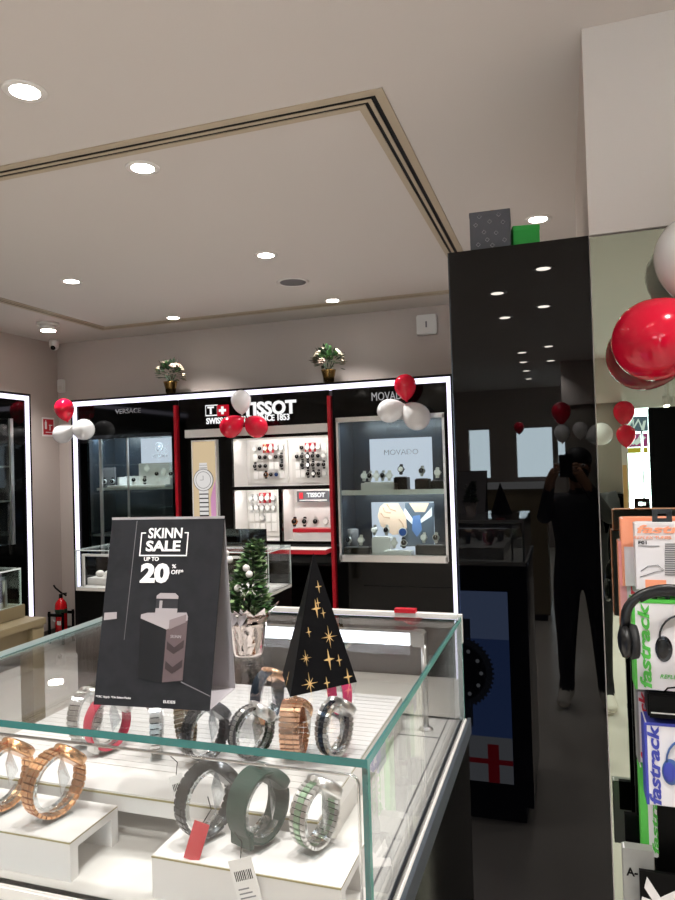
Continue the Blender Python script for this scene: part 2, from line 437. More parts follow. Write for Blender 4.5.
MB().box(-.03, .03, -.05, 0, -.06, .06, M['white'], bev=.008).build('body', t, world=False)
MB().box(-.02, .02, -.053, -.049, -.04, 0, M['ivory'], bev=.002).build('lens', t, world=False)
a = rect_y(417, 315, 437, 335, YB-.02)
t = thing('wall_box', 'white square electrical box on the wall above the right cabinet', 'wall box', ((a[0]+a[1])/2, YB, (a[2]+a[3])/2))
w, h = (a[1]-a[0])/2, (a[3]-a[2])/2
MB().box(-w, w, -.05, 0, -h, h, M['white'], bev=.008).build('body', t, world=False)
MB().box(-.006, .006, -.053, -.05, -h*.3, h*.3, M['mid_grey_card']).build('slot', t, world=False)

# fire sign on left wall
p0 = on_x(42, 427, XL); p1 = on_x(54, 427, XL); zc = on_x(48, 427, XL).z
ya, yb_ = p0.y, p1.y; hh = .085
t = thing('fire_sign', 'red and white fire extinguisher sign on the left wall', 'sign', (XL, (ya+yb_)/2, zc))
MB().box(XL, XL+.004, ya, yb_, zc-hh, zc+hh, M['white_card']).build('plate', t)
mb = MB().box(XL+.004, XL+.006, ya+.012, yb_-.012, zc-hh+.015, zc+hh-.015, M['red'])
ym = (ya+yb_)/2
hw = (yb_-ya)/2
mb.box(XL+.006, XL+.007, ym-hw*.62, ym-hw*.30, zc-.02, zc+.045, M['white_card']).box(XL+.006, XL+.007, ym-hw*.52, ym-hw*.40, zc+.045, zc+.06, M['white_card'])
mb.box(XL+.006, XL+.007, ym+hw*.05, ym+hw*.6, zc+.012, zc+.02, M['white_card']).box(XL+.006, XL+.007, ym+hw*.15, ym+hw*.3, zc-.03, zc+.012, M['white_card']).box(XL+.006, XL+.007, ym-hw*.5, ym+hw*.5, zc-.052, zc-.045, M['white_card'])
mb.build('symbol', t)

# ================================================================== BACK WALL CABINETS
YC = 4.78
cx0, cx1 = on_y(74, 402, YC).x, on_y(455, 450, YC).x+.0
cx1 = -.735
ZT = 2.08
rd1, rd2 = -2.905, -1.625           # red dividers
LW = .036
def lf():
    t = thing('light_frame', 'glowing white light frame around the black wall cabinets', 'light', ((cx0+cx1)/2, YC, 0))
    mb = MB().box(cx0, cx1, YC-.02, YC+.05, ZT-LW, ZT, M['frame_led']).box(cx0, cx0+.026, YC-.02, YC+.05, 0, ZT-LW, M['frame_led']).box(cx1-.028, cx1, YC-.02, YC+.05, 0, ZT-LW, M['frame_led'])
    mb.build('light_strip', t)
    MB().box(cx0-.012, cx1+.012, YC-.024, YB, ZT, ZT+.016, M['black']).box(cx0-.016, cx0, YC-.024, YB-.02, 0, ZT, M['black']).box(cx1, cx1+.016, YC-.024, YB-.02, 0, ZT, M['black']).build('casing', t)
lf()
def grid_front(mb, x0, x1, z0, z1, ops, y0, y1, m):
    xs = sorted({x0, x1, *[v for o in ops for v in o[:2]]}); zs = sorted({z0, z1, *[v for o in ops for v in o[2:4]]})
    for xa, xb in zip(xs, xs[1:]):
        for za, zb in zip(zs, zs[1:]):
            xm, zm = (xa+xb)/2, (za+zb)/2
            if any(o[0] < xm < o[1] and o[2] < zm < o[3] for o in ops): continue
            mb.box(xa, xb, y0, y1, za, zb, m)
    return mb
def recess(mb, x0, x1, z0, z1, y0, y1, m, th=.008):
    mb.box(x0, x1, y1, y1+th, z0, z1, m)
    mb.box(x0-th, x0, y0, y1+th, z0, z1, m); mb.box(x1, x1+th, y0, y1+th, z0, z1, m)
    mb.box(x0-th, x1+th, y0, y1+th, z0-th, z0, m); mb.box(x0-th, x1+th, y0, y1+th, z1, z1+th, m); return mb

# ---- left bay (pale watch brand)
bx0, bx1 = cx0+.026, rd1
op = rect_y(88, 434, 173, 560, YC); opV = (op[0], op[1], .80, op[3])
t = thing('display_cabinet', 'black wall display cabinet with blue-grey glazed window, left of three', 'display cabinet', ((bx0+bx1)/2, YC, 0))
grid_front(MB(), bx0, bx1, 0, ZT-LW, [opV], YC, YC+.03, M['black_gloss']).build('front_panel', t)
recess(MB(), *opV, YC+.03, YB-.08, M['cabinet_blue']).build('interior', t)
add_text(MB(), 'VERSACE', on_y(128, 411, YC-.002), XR, ZU, .24, .038, M['ink_grey'], .004).build('lettering', t)
MB().pane(opV[0], opV[1], YC+.004, YC+.01, opV[2], opV[3], M['glass'], M['glass_edge']).build('glass_pane', t)
mb = MB(); x = on_y(128, 480, YC).x
mb.box(x-.006, x+.006, YC-.004, YC+.012, opV[2], opV[3], M['silver']); x = on_y(101, 480, YC).x; mb.box(x-.012, x+.012, YC-.004, YC+.012, opV[2], opV[3], M['silver'])
mb.box(opV[0], opV[1], YC-.006, YC+.02, opV[3]-.03, opV[3], M['steel_dark']).build('door_frame', t)
x = on_y(89, 490, YC+.1).x
MB().box(x-.008, x+.012, YC+.06, YC+.08, 1.0, opV[3]-.05, M['cool_led']).build('light_tube', t)
sh = rect_y(105, 487, 173, 493, YC+.12); SHZ = sh[3]
MB().box(opV[0]+.05, opV[1], YC+.05, YC+.3, SHZ-.02, SHZ, M['silver']).build('shelf', t)
MB().box(opV[0]+.0, opV[1], YC+.05, YC+.3, SHZ-.40, SHZ-.385, M['silver']).build('shelf', t)
def area(loc, aim, sx, sy, e, col):
    l = bpy.data.lights.new('cabinet_lamp', 'AREA'); l.shape = 'RECTANGLE'; l.size = sx; l.size_y = sy; l.energy = e; l.color = col
    o = bpy.data.objects.new('cabinet_lamp', l); C.objects.link(o); o.location = loc; o.rotation_euler = Vector(aim).to_track_quat('-Z', 'Y').to_euler(); return o
area(((opV[0]+opV[1])/2, YC+.12, opV[3]-.01), (0, .25, -1), .8, .05, 8, (.8, .9, 1))
# ---- middle bay
t = thing('display_cabinet', 'black and white wall display cabinet with big lit sign and white watch niches', 'display cabinet', ((rd1+rd2)/2, YC, 0))
TIS = t
mx0, mx1 = rd1+.02, rd2-.01
n1 = rect_y(232, 437, 328, 486, YC); n2 = rect_y(232, 490, 279, 541, YC); n3 = rect_y(282, 490, 328, 541, YC)
n1 = (n1[0], mx1-.012, n1[2], n1[3]); n2 = (n1[0], n2[1], n2[2], n2[3]); n3 = (n3[0], mx1-.012, n2[2], n2[3]); zl0 = on_y(255, 435, YC).z
grid_front(MB(), mx0, mx1, 0, ZT-LW, [n1, n2, n3], YC, YC+.03, M['black_gloss']).build('front_panel', t)
for i, n in enumerate((n1, n2, n3)):
    recess(MB(), *n, YC+.03, YC+.26, M['white']).build('niche', t)
    area(((n[0]+n[1])/2, YC+.07, n[3]-.004), (0, .35, -1), (n[1]-n[0])*.9, .03, 2.6 if i == 0 else 1.3, (1, .96, .92))
vx = rect_y(188, 427, 328, 435, YC)
MB().box(vx[0], mx1-.005, YC-.05, YC, vx[2], vx[3], M['ivory']).build('valance', t)
mb = MB()
c = on_y(269, 408, YC-.005); w = rect_y(245, 401, 295, 415, YC); add_text(mb, 'TISSOT', c, XR, ZU, w[1]-w[0]+.03, w[3]-w[2], M['lit_letter'], .01, bold=.035)
c2 = on_y(247, 419, YC-.005); add_text(mb, 'SWISS WATCHES SINCE 1853', c2, XR, ZU, rect_y(206, 415, 289, 423, YC)[1]-rect_y(206, 415, 289, 423, YC)[0], .048, M['lit_letter'], .008, bold=.02)
mb.build('lettering', t)
a = rect_y(206, 405, 217.5, 416, YC); b = rect_y(217.5, 405, 229, 416, YC)
mb = MB().box(a[0], b[0]+.004, YC-.01, YC, a[2], a[3], M['lit_letter']).box(a[0]+.008, b[0], YC-.014, YC-.009, a[2]+.008, a[3]-.008, M['black'])
add_text(mb, 'T', ((a[0]+b[0])/2, YC-.016, (a[2]+a[3])/2), XR, ZU, .055, .06, M['lit_letter'], .004, bold=.04)
mb.box(b[0]+.004, b[1], YC-.016, YC, b[2], b[3], emit('lit_red_emblem', '#c8182c', .8))
cxm, czm = (b[0]+.004+b[1])/2, (b[2]+b[3])/2
mb.box(cxm-.010, cxm+.010, YC-.02, YC-.015, czm-.03, czm+.03, M['lit_letter']).box(cxm-.03, cxm+.03, YC-.02, YC-.015, czm-.010, czm+.010, M['lit_letter'])
mb.build('emblem', t)
rs = rect_y(255, 543, 332, 553, YC-.1)
mb = MB().box(n1[0]-.3, mx1, YC-.16, YC+.0, rs[2], rs[2]+.03, M['red']); mb.box(n1[0]-.3, mx1, YC-.16, YC, rs[2]+.03, rs[2]+.034, M['white'])
mb.build('counter_shelf', t)
a = on_y(276, 557, YC); MB().box(a.x-.03, a.x+.03, YC-.006, YC, a.z-.03, a.z+.03, M['mid_grey_card']).build('socket', t)
# poster of the middle bay
pz = rect_y(193, 440, 218, 545, YC-.03)
t = thing('watch_poster', 'tall beige lightbox poster of a steel watch with a pink flower', 'poster', ((pz[0]+pz[1])/2, YC-.03, pz[2]))
MB().box(pz[0], pz[1], YC-.04, YC-.002, pz[2], pz[3], M['white']).build('frame', t)
MB().box(pz[0]+.012, pz[1]-.012, YC-.044, YC-.039, pz[2]+.01, pz[3]-.012, emit('lit_poster_beige', '#ecd3ab', .75)).build('print', t)
wc = on_y(203.5, 480, YC-.046)
mb = MB()
PW, PG = emit('lit_print_white', '#ebe7e4', .85), emit('lit_print_grey', '#85807f', .6)
mb.box(wc.x-.040, wc.x+.040, YC-.046, YC-.044, wc.z-.30, wc.z-.06, M['black_dial']).box(wc.x-.032, wc.x+.032, YC-.046, YC-.044, wc.z+.05, wc.z+.13, PG)
for z, hw in ((wc.z+.082, .036), (wc.z+.104, .034), (wc.z+.124, .032), (wc.z-.092, .040), (wc.z-.125, .038), (wc.z-.158, .038), (wc.z-.191, .038), (wc.z-.224, .038), (wc.z-.257, .038)):
    mb.box(wc.x-hw, wc.x+hw, YC-.0475, YC-.044, z-.0085 if z > wc.z else z-.012, z+.0085 if z > wc.z else z+.012, PW)
mb.cyl((wc.x, YC-.049, wc.z), (wc.x, YC-.044, wc.z), .086, PG, 32).cyl((wc.x, YC-.0495, wc.z), (wc.x, YC-.044, wc.z), .081, PW, 32).cyl((wc.x, YC-.0497, wc.z), (wc.x, YC-.044, wc.z), .066, PG, 32).cyl((wc.x, YC-.0505, wc.z), (wc.x, YC-.044, wc.z), .062, PW, 32)
mb.box(wc.x-.0015, wc.x+.0015, YC-.052, YC-.050, wc.z, wc.z+.034, PG).box(wc.x-.028, wc.x, YC-.052, YC-.05, wc.z-.0015, wc.z+.0015, PG)
mb.build('watch_picture', t)
MB().prism([(pz[1]-.012, YC-.0465, wc.z-.0), (pz[1]-.03, YC-.0465, wc.z-.05), (pz[1]-.055, YC-.0465, wc.z-.14), (pz[1]-.05, YC-.0465, pz[2]+.01), (pz[1]-.012, YC-.0465, pz[2]+.01)][::-1], (0, .003, 0), M['pink']).build('flower_picture', t)
# ---- right bay
opM = (-1.574, -.795, .80, 1.822)
t = thing('display_cabinet', 'black wall display cabinet with chrome-framed glass window, right of three', 'display cabinet', ((rd2+cx1)/2, YC, 0))
mx0, mx1 = rd2+.02, cx1-.028
grid_front(MB(), mx0, mx1, 0, ZT-LW, [opM], YC, YC+.03, M['black_gloss']).build('front_panel', t)
recess(MB(), *opM, YC+.03, YB-.06, M['cabinet_blue']).build('interior', t)
f = .022
mb = MB().box(opM[0]-f*.3, opM[1]+f*.3, YC-.012, YC+.03, opM[3]-f, opM[3]+.012, M['silver']).box(opM[0], opM[1], YC-.012, YC+.03, opM[2]-.01, opM[2]+.04, M['silver'])
mb.box(opM[0]-.006, opM[0]+.01, YC-.012, YC+.03, opM[2], opM[3], M['silver']).box(opM[1]-.01, opM[1]+.006, YC-.012, YC+.03, opM[2], opM[3], M['silver'])
mb.build('door_frame', t)
MB().pane(opM[0]+.01, opM[1]-.01, YC, YC+.006, opM[2]+.04, opM[3]-f, M['glass'], M['glass_edge']).build('glass_pane', t)
w = rect_y(369, 391, 402, 401, YC); add_text(MB(), 'MOVADO', ((w[0]+w[1])/2+.035, YC-.003, (w[2]+w[3])/2), XR, ZU, w[1]-w[0]+.03, w[3]-w[2]-.012, M['dim_letter'], .006).build('lettering', t)
MSZ = on_y(393, 490, YC+.12).z
MB().box(opM[0], opM[1], YC+.04, YC+.32, MSZ-.02, MSZ, M['black_gloss']).box(opM[0], opM[1], YC+.035, YC+.042, MSZ-.03, MSZ+.006, M['silver']).build('shelf', t)
MFZ = opM[2]+.03
MB().box(opM[0], opM[1], YC+.04, YB-.07, opM[2], MFZ, M['silver']).build('shelf', t)
mb = MB()
for zz in (.42, .62): mb.box(mx0+.2, mx1, YC-.002, YC+.001, zz-.003, zz+.003, M['black'])
mb.build('drawer', t)
area(((opM[0]+opM[1])/2, YC+.1, opM[3]-.02), (0, .3, -1), .7, .05, 5, (.82, .9, 1)); area(((opM[0]+opM[1])/2, YC+.1, MSZ-.035), (0, .35, -1), .7, .05, 4, (.85, .92, 1))
for x, n in ((rd1, 'red trim strip between the left and middle wall cabinets'), (rd2, 'red trim strip between the middle and right wall cabinets')):
    tag(MB().box(x-.012, x+.012, YC-.03, YC+.03, 0, on_y(331, 400, YC).z+.03, M['deep_red']).build('divider_strip'), n, 'trim strip')

# ---- lit cards and pictures inside the cabinets
a = rect_y(141, 438, 173, 461, YC+.2)
t = thing('brand_card', 'white lit card with a round head emblem in the left cabinet', 'display card', ((a[0]+a[1])/2, YC+.2, SHZ))
MB().box(a[0], a[1], YC+.2, YC+.22, SHZ+.0, a[3], M['screen_white']).build('card', t)
mb = MB(); cc = on_y(159, 447, YC+.196); 
mb.tube([(cc.x+.034*math.cos(q*PI/10), cc.y, cc.z+.034*math.sin(q*PI/10)) for q in range(20)], .004, M['ink_grey'], 6, True).sph((cc.x, cc.y, cc.z), .018, M['ink_grey'], (.8, .2, 1), 10)
mb.build('emblem', t); c = on_y(160, 456, YC+.196); add_text(MB(), 'VERSACE', c, XR, ZU, .15, .024, M['ink_grey'], .003).build('lettering', t)
a = rect_y(370, 438, 432, 484, YC+.25)
t = thing('brand_card', 'large bright white lettered card on the upper shelf of the right cabinet', 'display card', ((a[0]+a[1])/2, YC+.25, MSZ))
MB().box(a[0], a[1], YC+.25, YC+.27, MSZ, a[3], M['screen_white']).build('card', t)
c = on_y(401, 452, YC+.247); add_text(MB(), 'MOVADO', c, XR, ZU, .26, .04, M['ink_grey'], .003).build('lettering', t)
a = rect_y(372, 502, 434, 548, YC+.27)
t = thing('picture_panel', 'lit picture of a hand and a grey suit with blue watch', 'picture', ((a[0]+a[1])/2, YC+.27, MFZ))
MB().box(a[0], a[1], YC+.27, YC+.29, MFZ, a[3], M['screen_white']).build('panel', t)
Y0 = YC+.262
def q(x, y): p = on_y(x, y, Y0); return (p.x, p.y, p.z)
mb = MB().prism([q(*p) for p in ((405, 503), (434, 503), (434, 545), (400, 547), (404, 530))], (0, .004, 0), M['suit'])
mb.prism([(p[0], p[1]-.003, p[2]) for p in [q(*v) for v in ((405, 508), (413, 519), (421, 519), (432, 507), (432, 516), (421, 523), (412, 524), (403, 515))]], (0, .004, 0), M['white_card'])
mb.prism([(p[0], p[1]-.003, p[2]) for p in [q(*v) for v in ((409, 503), (429, 503), (425, 512), (415, 512))]], (0, .004, 0), M['poster_skin'])
mb.prism([(p[0], p[1]-.004, p[2]) for p in [q(*v) for v in ((413, 516), (420, 515), (422, 530), (417, 537), (412, 530))]], (0, .004, 0), M['tie'])
mb.build('suit_picture', t)
mb = MB().prism([(p[0], p[1]-.006, p[2]) for p in [q(*v) for v in ((380, 507), (384, 503.5), (398, 503), (406, 516), (407, 528), (400, 534), (393, 535), (381, 526), (378, 516))]], (0, .005, 0), M['poster_skin'])
for ln in (((383, 507), (385, 512), (391, 513)), ((387, 504), (390, 509), (396, 511)), ((381, 513), (384, 517), (390, 518)), ((399, 519), (403, 524), (404, 530))): mb.tube([(p[0], p[1]-.0075, p[2]) for p in [q(*v) for v in ln]], .0035, principled('print_skin_shadow', '#b48d72', .5), 5)
mb.build('hand_picture', t)
mb = MB(); p = q(403, 532); mb.cyl((p[0], p[1]-.012, p[2]), (p[0], p[1]-.003, p[2]), .034, M['silver'], 24).cyl((p[0], p[1]-.014, p[2]), (p[0], p[1]-.01, p[2]), .028, M['blue_dial'], 24).build('watch_picture', t)

# ---- small wristwatches
def tiny_watch_mesh(strap, case, dial, r=.014, L=.023):
    mb = MB().box(-r*.55, r*.55, -.006, -.001, -L, L, M[strap], bev=.002)
    mb.cyl((0, -.001, 0), (0, -.011, 0), r, M[case], 16).cyl((0, -.010, 0), (0, -.012, 0), r*.78, M[dial], 16)
    mb.box(-.0008, .0008, -.0128, -.0118, 0, r*.6, M['silver']).box(r, r+.003, -.007, -.004, -.002, .002, M[case])
    bmesh.ops.recalc_face_normals(mb.bm, faces=mb.bm.faces)
    me = bpy.data.meshes.new('small_watch'); mb.bm.to_mesh(me); mb.bm.free()
    for m in mb.mats: me.materials.append(m)
    return me
TW = [tiny_watch_mesh(*a) for a in (('silver', 'silver', 'black_dial'), ('silver', 'silver', 'white_dial'), ('black_strap', 'silver', 'black_dial'), ('black_strap', 'steel_dark', 'white_dial'), ('silver', 'silver', 'blue_dial'), ('rose_gold', 'rose_gold', 'white_dial'), ('black_strap', 'gold', 'black_dial'))]
TWN = ['steel wristwatch with dark dial', 'steel wristwatch with white dial', 'black-strapped wristwatch with dark dial', 'black-strapped wristwatch with pale dial', 'steel wristwatch with blue dial', 'rose gold wristwatch', 'gold-cased wristwatch on black strap']
ORD = ['first', 'second', 'third', 'fourth', 'fifth', 'sixth', 'seventh', 'eighth']
def small_watch(k, loc, label, group, sc=1.0, tilt=0, rz=0):
    o = bpy.data.objects.new('small_watch', TW[k]); C.objects.link(o); o.location = loc; o.scale = (sc, sc, sc); o.rotation_euler = (tilt, 0, rz)
    return tag(o, label, 'watch', group)
# two upper panels
YW = YC+.245
panels = [('left upper', [(251+.0, 450), (279.5, 443+6)], 254, 284, 447, 478, 4, 6, 'uuxruu'), ('right upper', None, 296, 326, 446, 477, 4, 6, 'xurrux')]
def watch_panel(nm, x0, x1, y0, y1, rows, cols, reds, skip, ks, label):
    a = rect_y(x0-3, y0-3, x1+3, y1+4, YW); 
    t = thing('watch_display', label, 'watch display', ((a[0]+a[1])/2, YW, a[2]))
    MB().box(a[0], a[1], YW, YW+.014, a[2], a[3], M['ivory']).build('board', t)
    g = rect_y(x0, y0, x1, y1, YW-.004); dx = (g[1]-g[0])/cols; dz = (g[3]-g[2])/rows
    cu = MB(); rc = MB(); 
    for r in range(rows):
        for c in range(cols):
            X = g[0]+dx*(c+.5); Z = g[3]-dz*(r+.5)
            cu.box(X-dx*.40, X+dx*.40, YW-.008, YW+.002, Z-dz*.42, Z+dz*.42, M['white_card'])
            if (r, c) in reds: rc.box(X-dx*.5, X+dx*.5, YW-.011, YW-.006, Z-dz*.5, Z+dz*.52, M['red'])
    cu.build('cushion', t)
    if reds: rc.build('red_card', t)
    n = 0
    for r in range(rows):
        for c in range(cols):
            if (r, c) in skip: continue
            X = g[0]+dx*(c+.5); Z = g[3]-dz*(r+.5); k = ks[(r*cols+c) % len(ks)]
            small_watch(k, (X, YW-.009, Z), '%s, %s from left, %s row, %s panel' % (TWN[k], ORD[c], ORD[r], nm), 'watches on the '+nm+' panel', min(dx*.45/.014, dz*.47/.023))
watch_panel('left upper', 253, 285, 444, 479, 4, 6, {(0, 2), (0, 3)}, {(1, 0), (2, 3), (2, 4), (3, 0), (3, 1), (3, 5)}, [1, 0, 5, 1, 1, 1, 0, 0, 0, 1, 0, 2, 2, 0, 0, 1, 1, 2, 1, 1, 6, 0, 4], 'white panel of small watches, left one in the upper niche')
watch_panel('right upper', 295, 327, 443, 478, 4, 6, {(0, 2), (0, 3)}, {(0, 0), (0, 5), (2, 0), (3, 0), (3, 1)}, [1, 0, 1, 1, 1, 0, 0, 2, 3, 2, 0, 1, 1, 2, 3, 2, 0, 2, 0, 0, 2, 3, 2], 'white panel of small watches, right one in the upper niche')
watch_panel('lower', 249, 277, 493, 532, 4, 5, {(0, 2), (0, 3)}, {(2, 0), (2, 1), (2, 3), (2, 4), (3, 0), (3, 1), (3, 2), (3, 3), (3, 4)}, [1], 'white panel with two rows of white watches in the lower left niche')
# lower right niche: sign and watches on a red stand
a = rect_y(297, 491, 328, 502, YC+.2)
t = thing('niche_sign', 'dark grey sign board with white lettering in the lower right niche', 'sign', ((a[0]+a[1])/2, YC+.2, a[2]))
MB().box(a[0], n3[1]-.004, YC+.2, YC+.215, a[2], a[3], M['dark_box']).build('board', t)
mb = MB(); add_text(mb, 'TISSOT', ((a[0]+a[1])/2+.03, YC+.197, (a[2]+a[3])/2+.012), XR, ZU, .15, .036, M['lit_letter'], .004, bold=.05); mb.build('lettering', t)
MB().box(a[0]+.02, a[0]+.05, YC+.197, YC+.2, a[2]+.026, a[3]-.01, M['red']).build('red_mark', t)
MB().box(a[0]+.02, a[1]-.01, YC+.198, YC+.2, a[2]+.01, a[2]+.018, M['white']).build('underline', t)
zf = n3[2]
t = thing('display_stand', 'low red and white display step in the lower right niche', 'display stand', ((n3[0]+n3[1])/2, YC+.12, zf))
MB().box(n3[0]+.06, n3[1]-.005, YC+.06, YC+.18, zf, zf+.06, M['white']).build('base', t)
MB().box(n3[0]+.06, n3[1]-.005, YC+.055, YC+.18, zf+.06, zf+.085, M['red']).build('red_top', t)
for i, (x, k) in enumerate(((295, 6), (305, 2), (316, 0), (326, 1))):
    p = on_y(x, 520, YC+.11); small_watch(k, (p.x, YC+.11, zf+.135), '%s from the left of four watches standing on the red display step' % ORD[i], 'watches on the red display step', 1.65, -.2)
# left bay goods
t = thing('watch_box', 'open white watch box on the white shelf beside the emblem card', 'watch box', (on_y(128, 487, YC+.12).x, YC+.19, SHZ))
a = rect_y(116, 474, 140, 487, YC+.12); w = (a[1]-a[0])/2
MB().box(-w, w, -.05, .05, 0, .012, M['white']).box(-w, -w+.02, -.05, .05, .012, .085, M['white']).build('tray', t, world=False)
MB().box(-w, w, .05, .06, 0, .09, M['ivory']).build('lid', t, world=False)
t = thing('display_block', 'white stepped display block holding watches below the emblem card', 'display stand', (on_y(156, 487, YC+.13).x, YC+.13, SHZ))
a = rect_y(141, 463, 172, 487, YC+.13); w = (a[1]-a[0])/2
MB().box(-w, w, -.02, .06, 0, a[3]-SHZ, M['white_card']).build('block', t, world=False)
MB().box(-w-.25, w, -.10, -.02, 0, .02, M['white']).build('tray', t, world=False)
for i, (x, y, k) in enumerate(((134, 480, 0), (147, 469, 1), (145, 481, 2), (157, 474, 0), (164, 472, 1), (171, 474, 0), (158, 484, 1))):
    p = on_y(x, y, YC+.085); small_watch(k, (p.x, YC+.085, max(p.z, SHZ+.055)), '%s watch from left on the white shelf by the lit emblem card' % ORD[i], 'watches on the pale brand shelf', 1.5, -.15, .4)
t = thing('display_block', 'dark grey display panel with pairs of watches at the left of the window', 'display stand', (on_y(109, 487, YC+.2).x, YC+.2, SHZ))
MB().box(-.06, .06, 0, .02, 0, .17, M['mid_grey_card']).build('panel', t, world=False)
for i, x in enumerate((105, 113)): p = on_y(x, 481, YC+.19); small_watch(2, (p.x, YC+.19, SHZ+.05), '%s black-strapped watch on the dark grey panel, left window' % ORD[i], 'watches on the dark panel', 1.5)
# right bay goods
def stand_block(x, y0, w, h, m, label, Y, z):
    p = on_y(x, y0, Y); t = thing('display_stand', label, 'display stand', (p.x, Y, z))
    MB().box(-w, w, -.05, .05, 0, h, M[m], bev=.003).build('block', t, world=False); MB().box(-w*.8, w*.8, -.045, -.005, h, h+.006, M['mid_grey_card' if m == 'black' else 'white']).build('cushion', t, world=False); return p
stand_block(381, 484, .14, .055, 'white', 'white low display step with steel watches, upper shelf of the chrome-framed window', YC+.14, MSZ)
stand_block(402, 484, .05, .09, 'black', 'black display cube at the centre of the upper shelf, before the large white card', YC+.14, MSZ)
stand_block(423, 484, .05, .075, 'black', 'black display cube right of the large white card', YC+.14, MSZ)
stand_block(438, 484, .045, .06, 'black', 'small black display cube at the right end of the upper shelf', YC+.14, MSZ)
for i, (x, dz, k) in enumerate(((365, .055, 1), (371, .055, 0), (377, .055, 1), (384, .055, 0), (390, .055, 1), (402, .097, 3), (423, .082, 0), (438, .067, 1))):
    p = on_y(x, 478, YC+.13); small_watch(k, (p.x, YC+.12, MSZ+dz+.05), '%s watch from left on the upper shelf of the chrome-framed window' % ORD[i], 'watches on the upper right shelf', 1.7, -.2, random.uniform(-.4, .4))
stand_block(358, 555, .11, .05, 'black', 'low black watch tray at the bottom left of the chrome-framed window', YC+.12, MFZ)
stand_block(383, 550, .07, .12, 'white', 'white stepped stand beside the hand picture', YC+.16, MFZ)
stand_block(399, 556, .10, .03, 'white', 'low white tray with two watches in front of the hand picture', YC+.1, MFZ)
stand_block(432, 555, .11, .07, 'black', 'black stepped tray at the bottom right of the chrome-framed window', YC+.12, MFZ)
t = thing('display_cylinder', 'grey cylinder display at the lower left of the chrome-framed window', 'display stand', (on_y(352, 540, YC+.22).x, YC+.22, MFZ))
MB().lathe([(.05, 0), (.05, .17), (.045, .175)], M['mid_grey_card'], 24).build('body', t, world=False)
for i, (x, dz, k, yo) in enumerate(((350, .06, 0, .1), (362, .06, 1, .1), (376, .13, 1, .13), (388, .13, 0, .13), (395, .045, 1, .07), (404, .045, 2, .07), (425, .08, 1, .1), (437, .08, 0, .1))):
    p = on_y(x, 545, YC+yo); small_watch(k, (p.x, YC+yo-.01, MFZ+dz+.045), '%s watch from left on the bottom shelf of the chrome-framed window' % ORD[i], 'watches on the lower right shelf', 1.7, -.2, random.uniform(-.4, .4))

# ---- flower pots on the cabinet
def flower_pot(px, label, seed):
    rnd = random.Random(seed); p = on_y(px, 390, YC+.2)
    t = thing('potted_flowers', label, 'flower pot', (p.x, YC+.18, ZT+.016))
    MB().lathe([(.028, 0), (.032, .01), (.055, .11), (.058, .12), (.05, .12), (.04, .03)], principled('brass_pot_%d' % seed, '#8d6f3f', .25, .9), 24).build('pot', t, world=False)
    mb = MB(); st = MB()
    for i in range(150):
        a, e = rnd.uniform(0, 2*PI), rnd.uniform(-.3, 1.4); d = Vector((math.cos(a)*math.cos(e), math.sin(a)*math.cos(e), math.sin(e)))
        c = Vector((0, 0, .17)) + Vector((d.x*.1, d.y*.1, d.z*.1))*rnd.uniform(.6, 1.15); w = d.cross(ZU).normalized()*.013; L = d*.045
        mb.prism([c, c+L*.5+w, c+L, c+L*.5-w], (0, 0, .001), M[rnd.choice(['leaf_dark', 'leaf_dark', 'leaf', 'leaf_dark'])])
    for i in range(9): a = i*.7; st.tube([(0, 0, .1), (math.cos(a)*.05, math.sin(a)*.05, .18)], .003, M['leaf_dark'], 5)
    mb.build('foliage', t, world=False); st.build('stem', t, world=False)
    for i in range(11):
        a, e = rnd.uniform(0, 2*PI), rnd.uniform(-.1, 1.3); d = Vector((math.cos(a)*math.cos(e), math.sin(a)*math.cos(e)-.25, math.sin(e))).normalized()
        c = Vector((0, 0, .17)) + d*.115; f = MB(); mm = M[rnd.choice(['petal', 'petal', 'petal_pink'])]
        R = d.to_track_quat('Z', 'Y').to_matrix()
        for k in range(6):
            b = 2*PI*k/6; f.sph(c + R @ Vector((math.cos(b)*.017, math.sin(b)*.017, .004)), .014, mm, (1, 1, .6), 8)
        f.sph(c + d*.008, .011, M['petal_pink'], seg=8); f.build('flower', t, world=False)
flower_pot(172, 'brass pot of cream flowers on the cabinet, left of the big lit sign', 3)
flower_pot(330, 'brass pot of cream flowers on the cabinet above its right red strip', 5)

# ---- balloons
def balloon(loc, r, mat, label, d, group, kn=True):
    """d: direction from the knot towards the round top"""
    t = thing('balloon', label, 'balloon', loc, 0, group)
    R = Vector(d).normalized().to_track_quat('Z', 'Y').to_matrix()
    prof = [(r*.06, -1.48*r), (r*.11, -1.45*r)]
    for i in range(1, 20):
        a = -PI/2 + PI*i/20; rr = math.cos(a)*r; z = math.sin(a)*r
        if z < 0: k2 = -z/r; z *= 1.42; rr *= (1 - .26*k2*k2)
        prof.append((max(rr, r*.06), z))
    prof.append((r*.01, r))
    MB().lathe(prof, M[mat], 32, R=R).build('envelope', t, world=False)
    MB().lathe([(r*.05, -1.47*r), (r*.13, -1.54*r), (r*.02, -1.52*r)], M[mat], 12, R=R).build('knot', t, world=False)
def bunch(Y, items, where, group):
    for x, y, px, mat, d, nm in items:
        p = on_y(x, y, Y); depth = (p-Vector((0, 0, H))).dot(fw); balloon((p.x, p.y, p.z), px*depth/FPX, mat, nm + ' ' + where, d, group)
bunch(YC-.13, [(64, 408, 9.5, 'red_balloon', (-.2, -.1, 1), 'red balloon on top of the cluster'), (62.5, 434, 9.5, 'white_balloon', (-.8, .0, -.5), 'lower left white balloon of the cluster'), (84, 429.5, 10.5, 'white_balloon', (1, -.3, 0), 'right white balloon of the cluster')],
      'at the left end of the light frame', 'balloons at the cabinet corner')
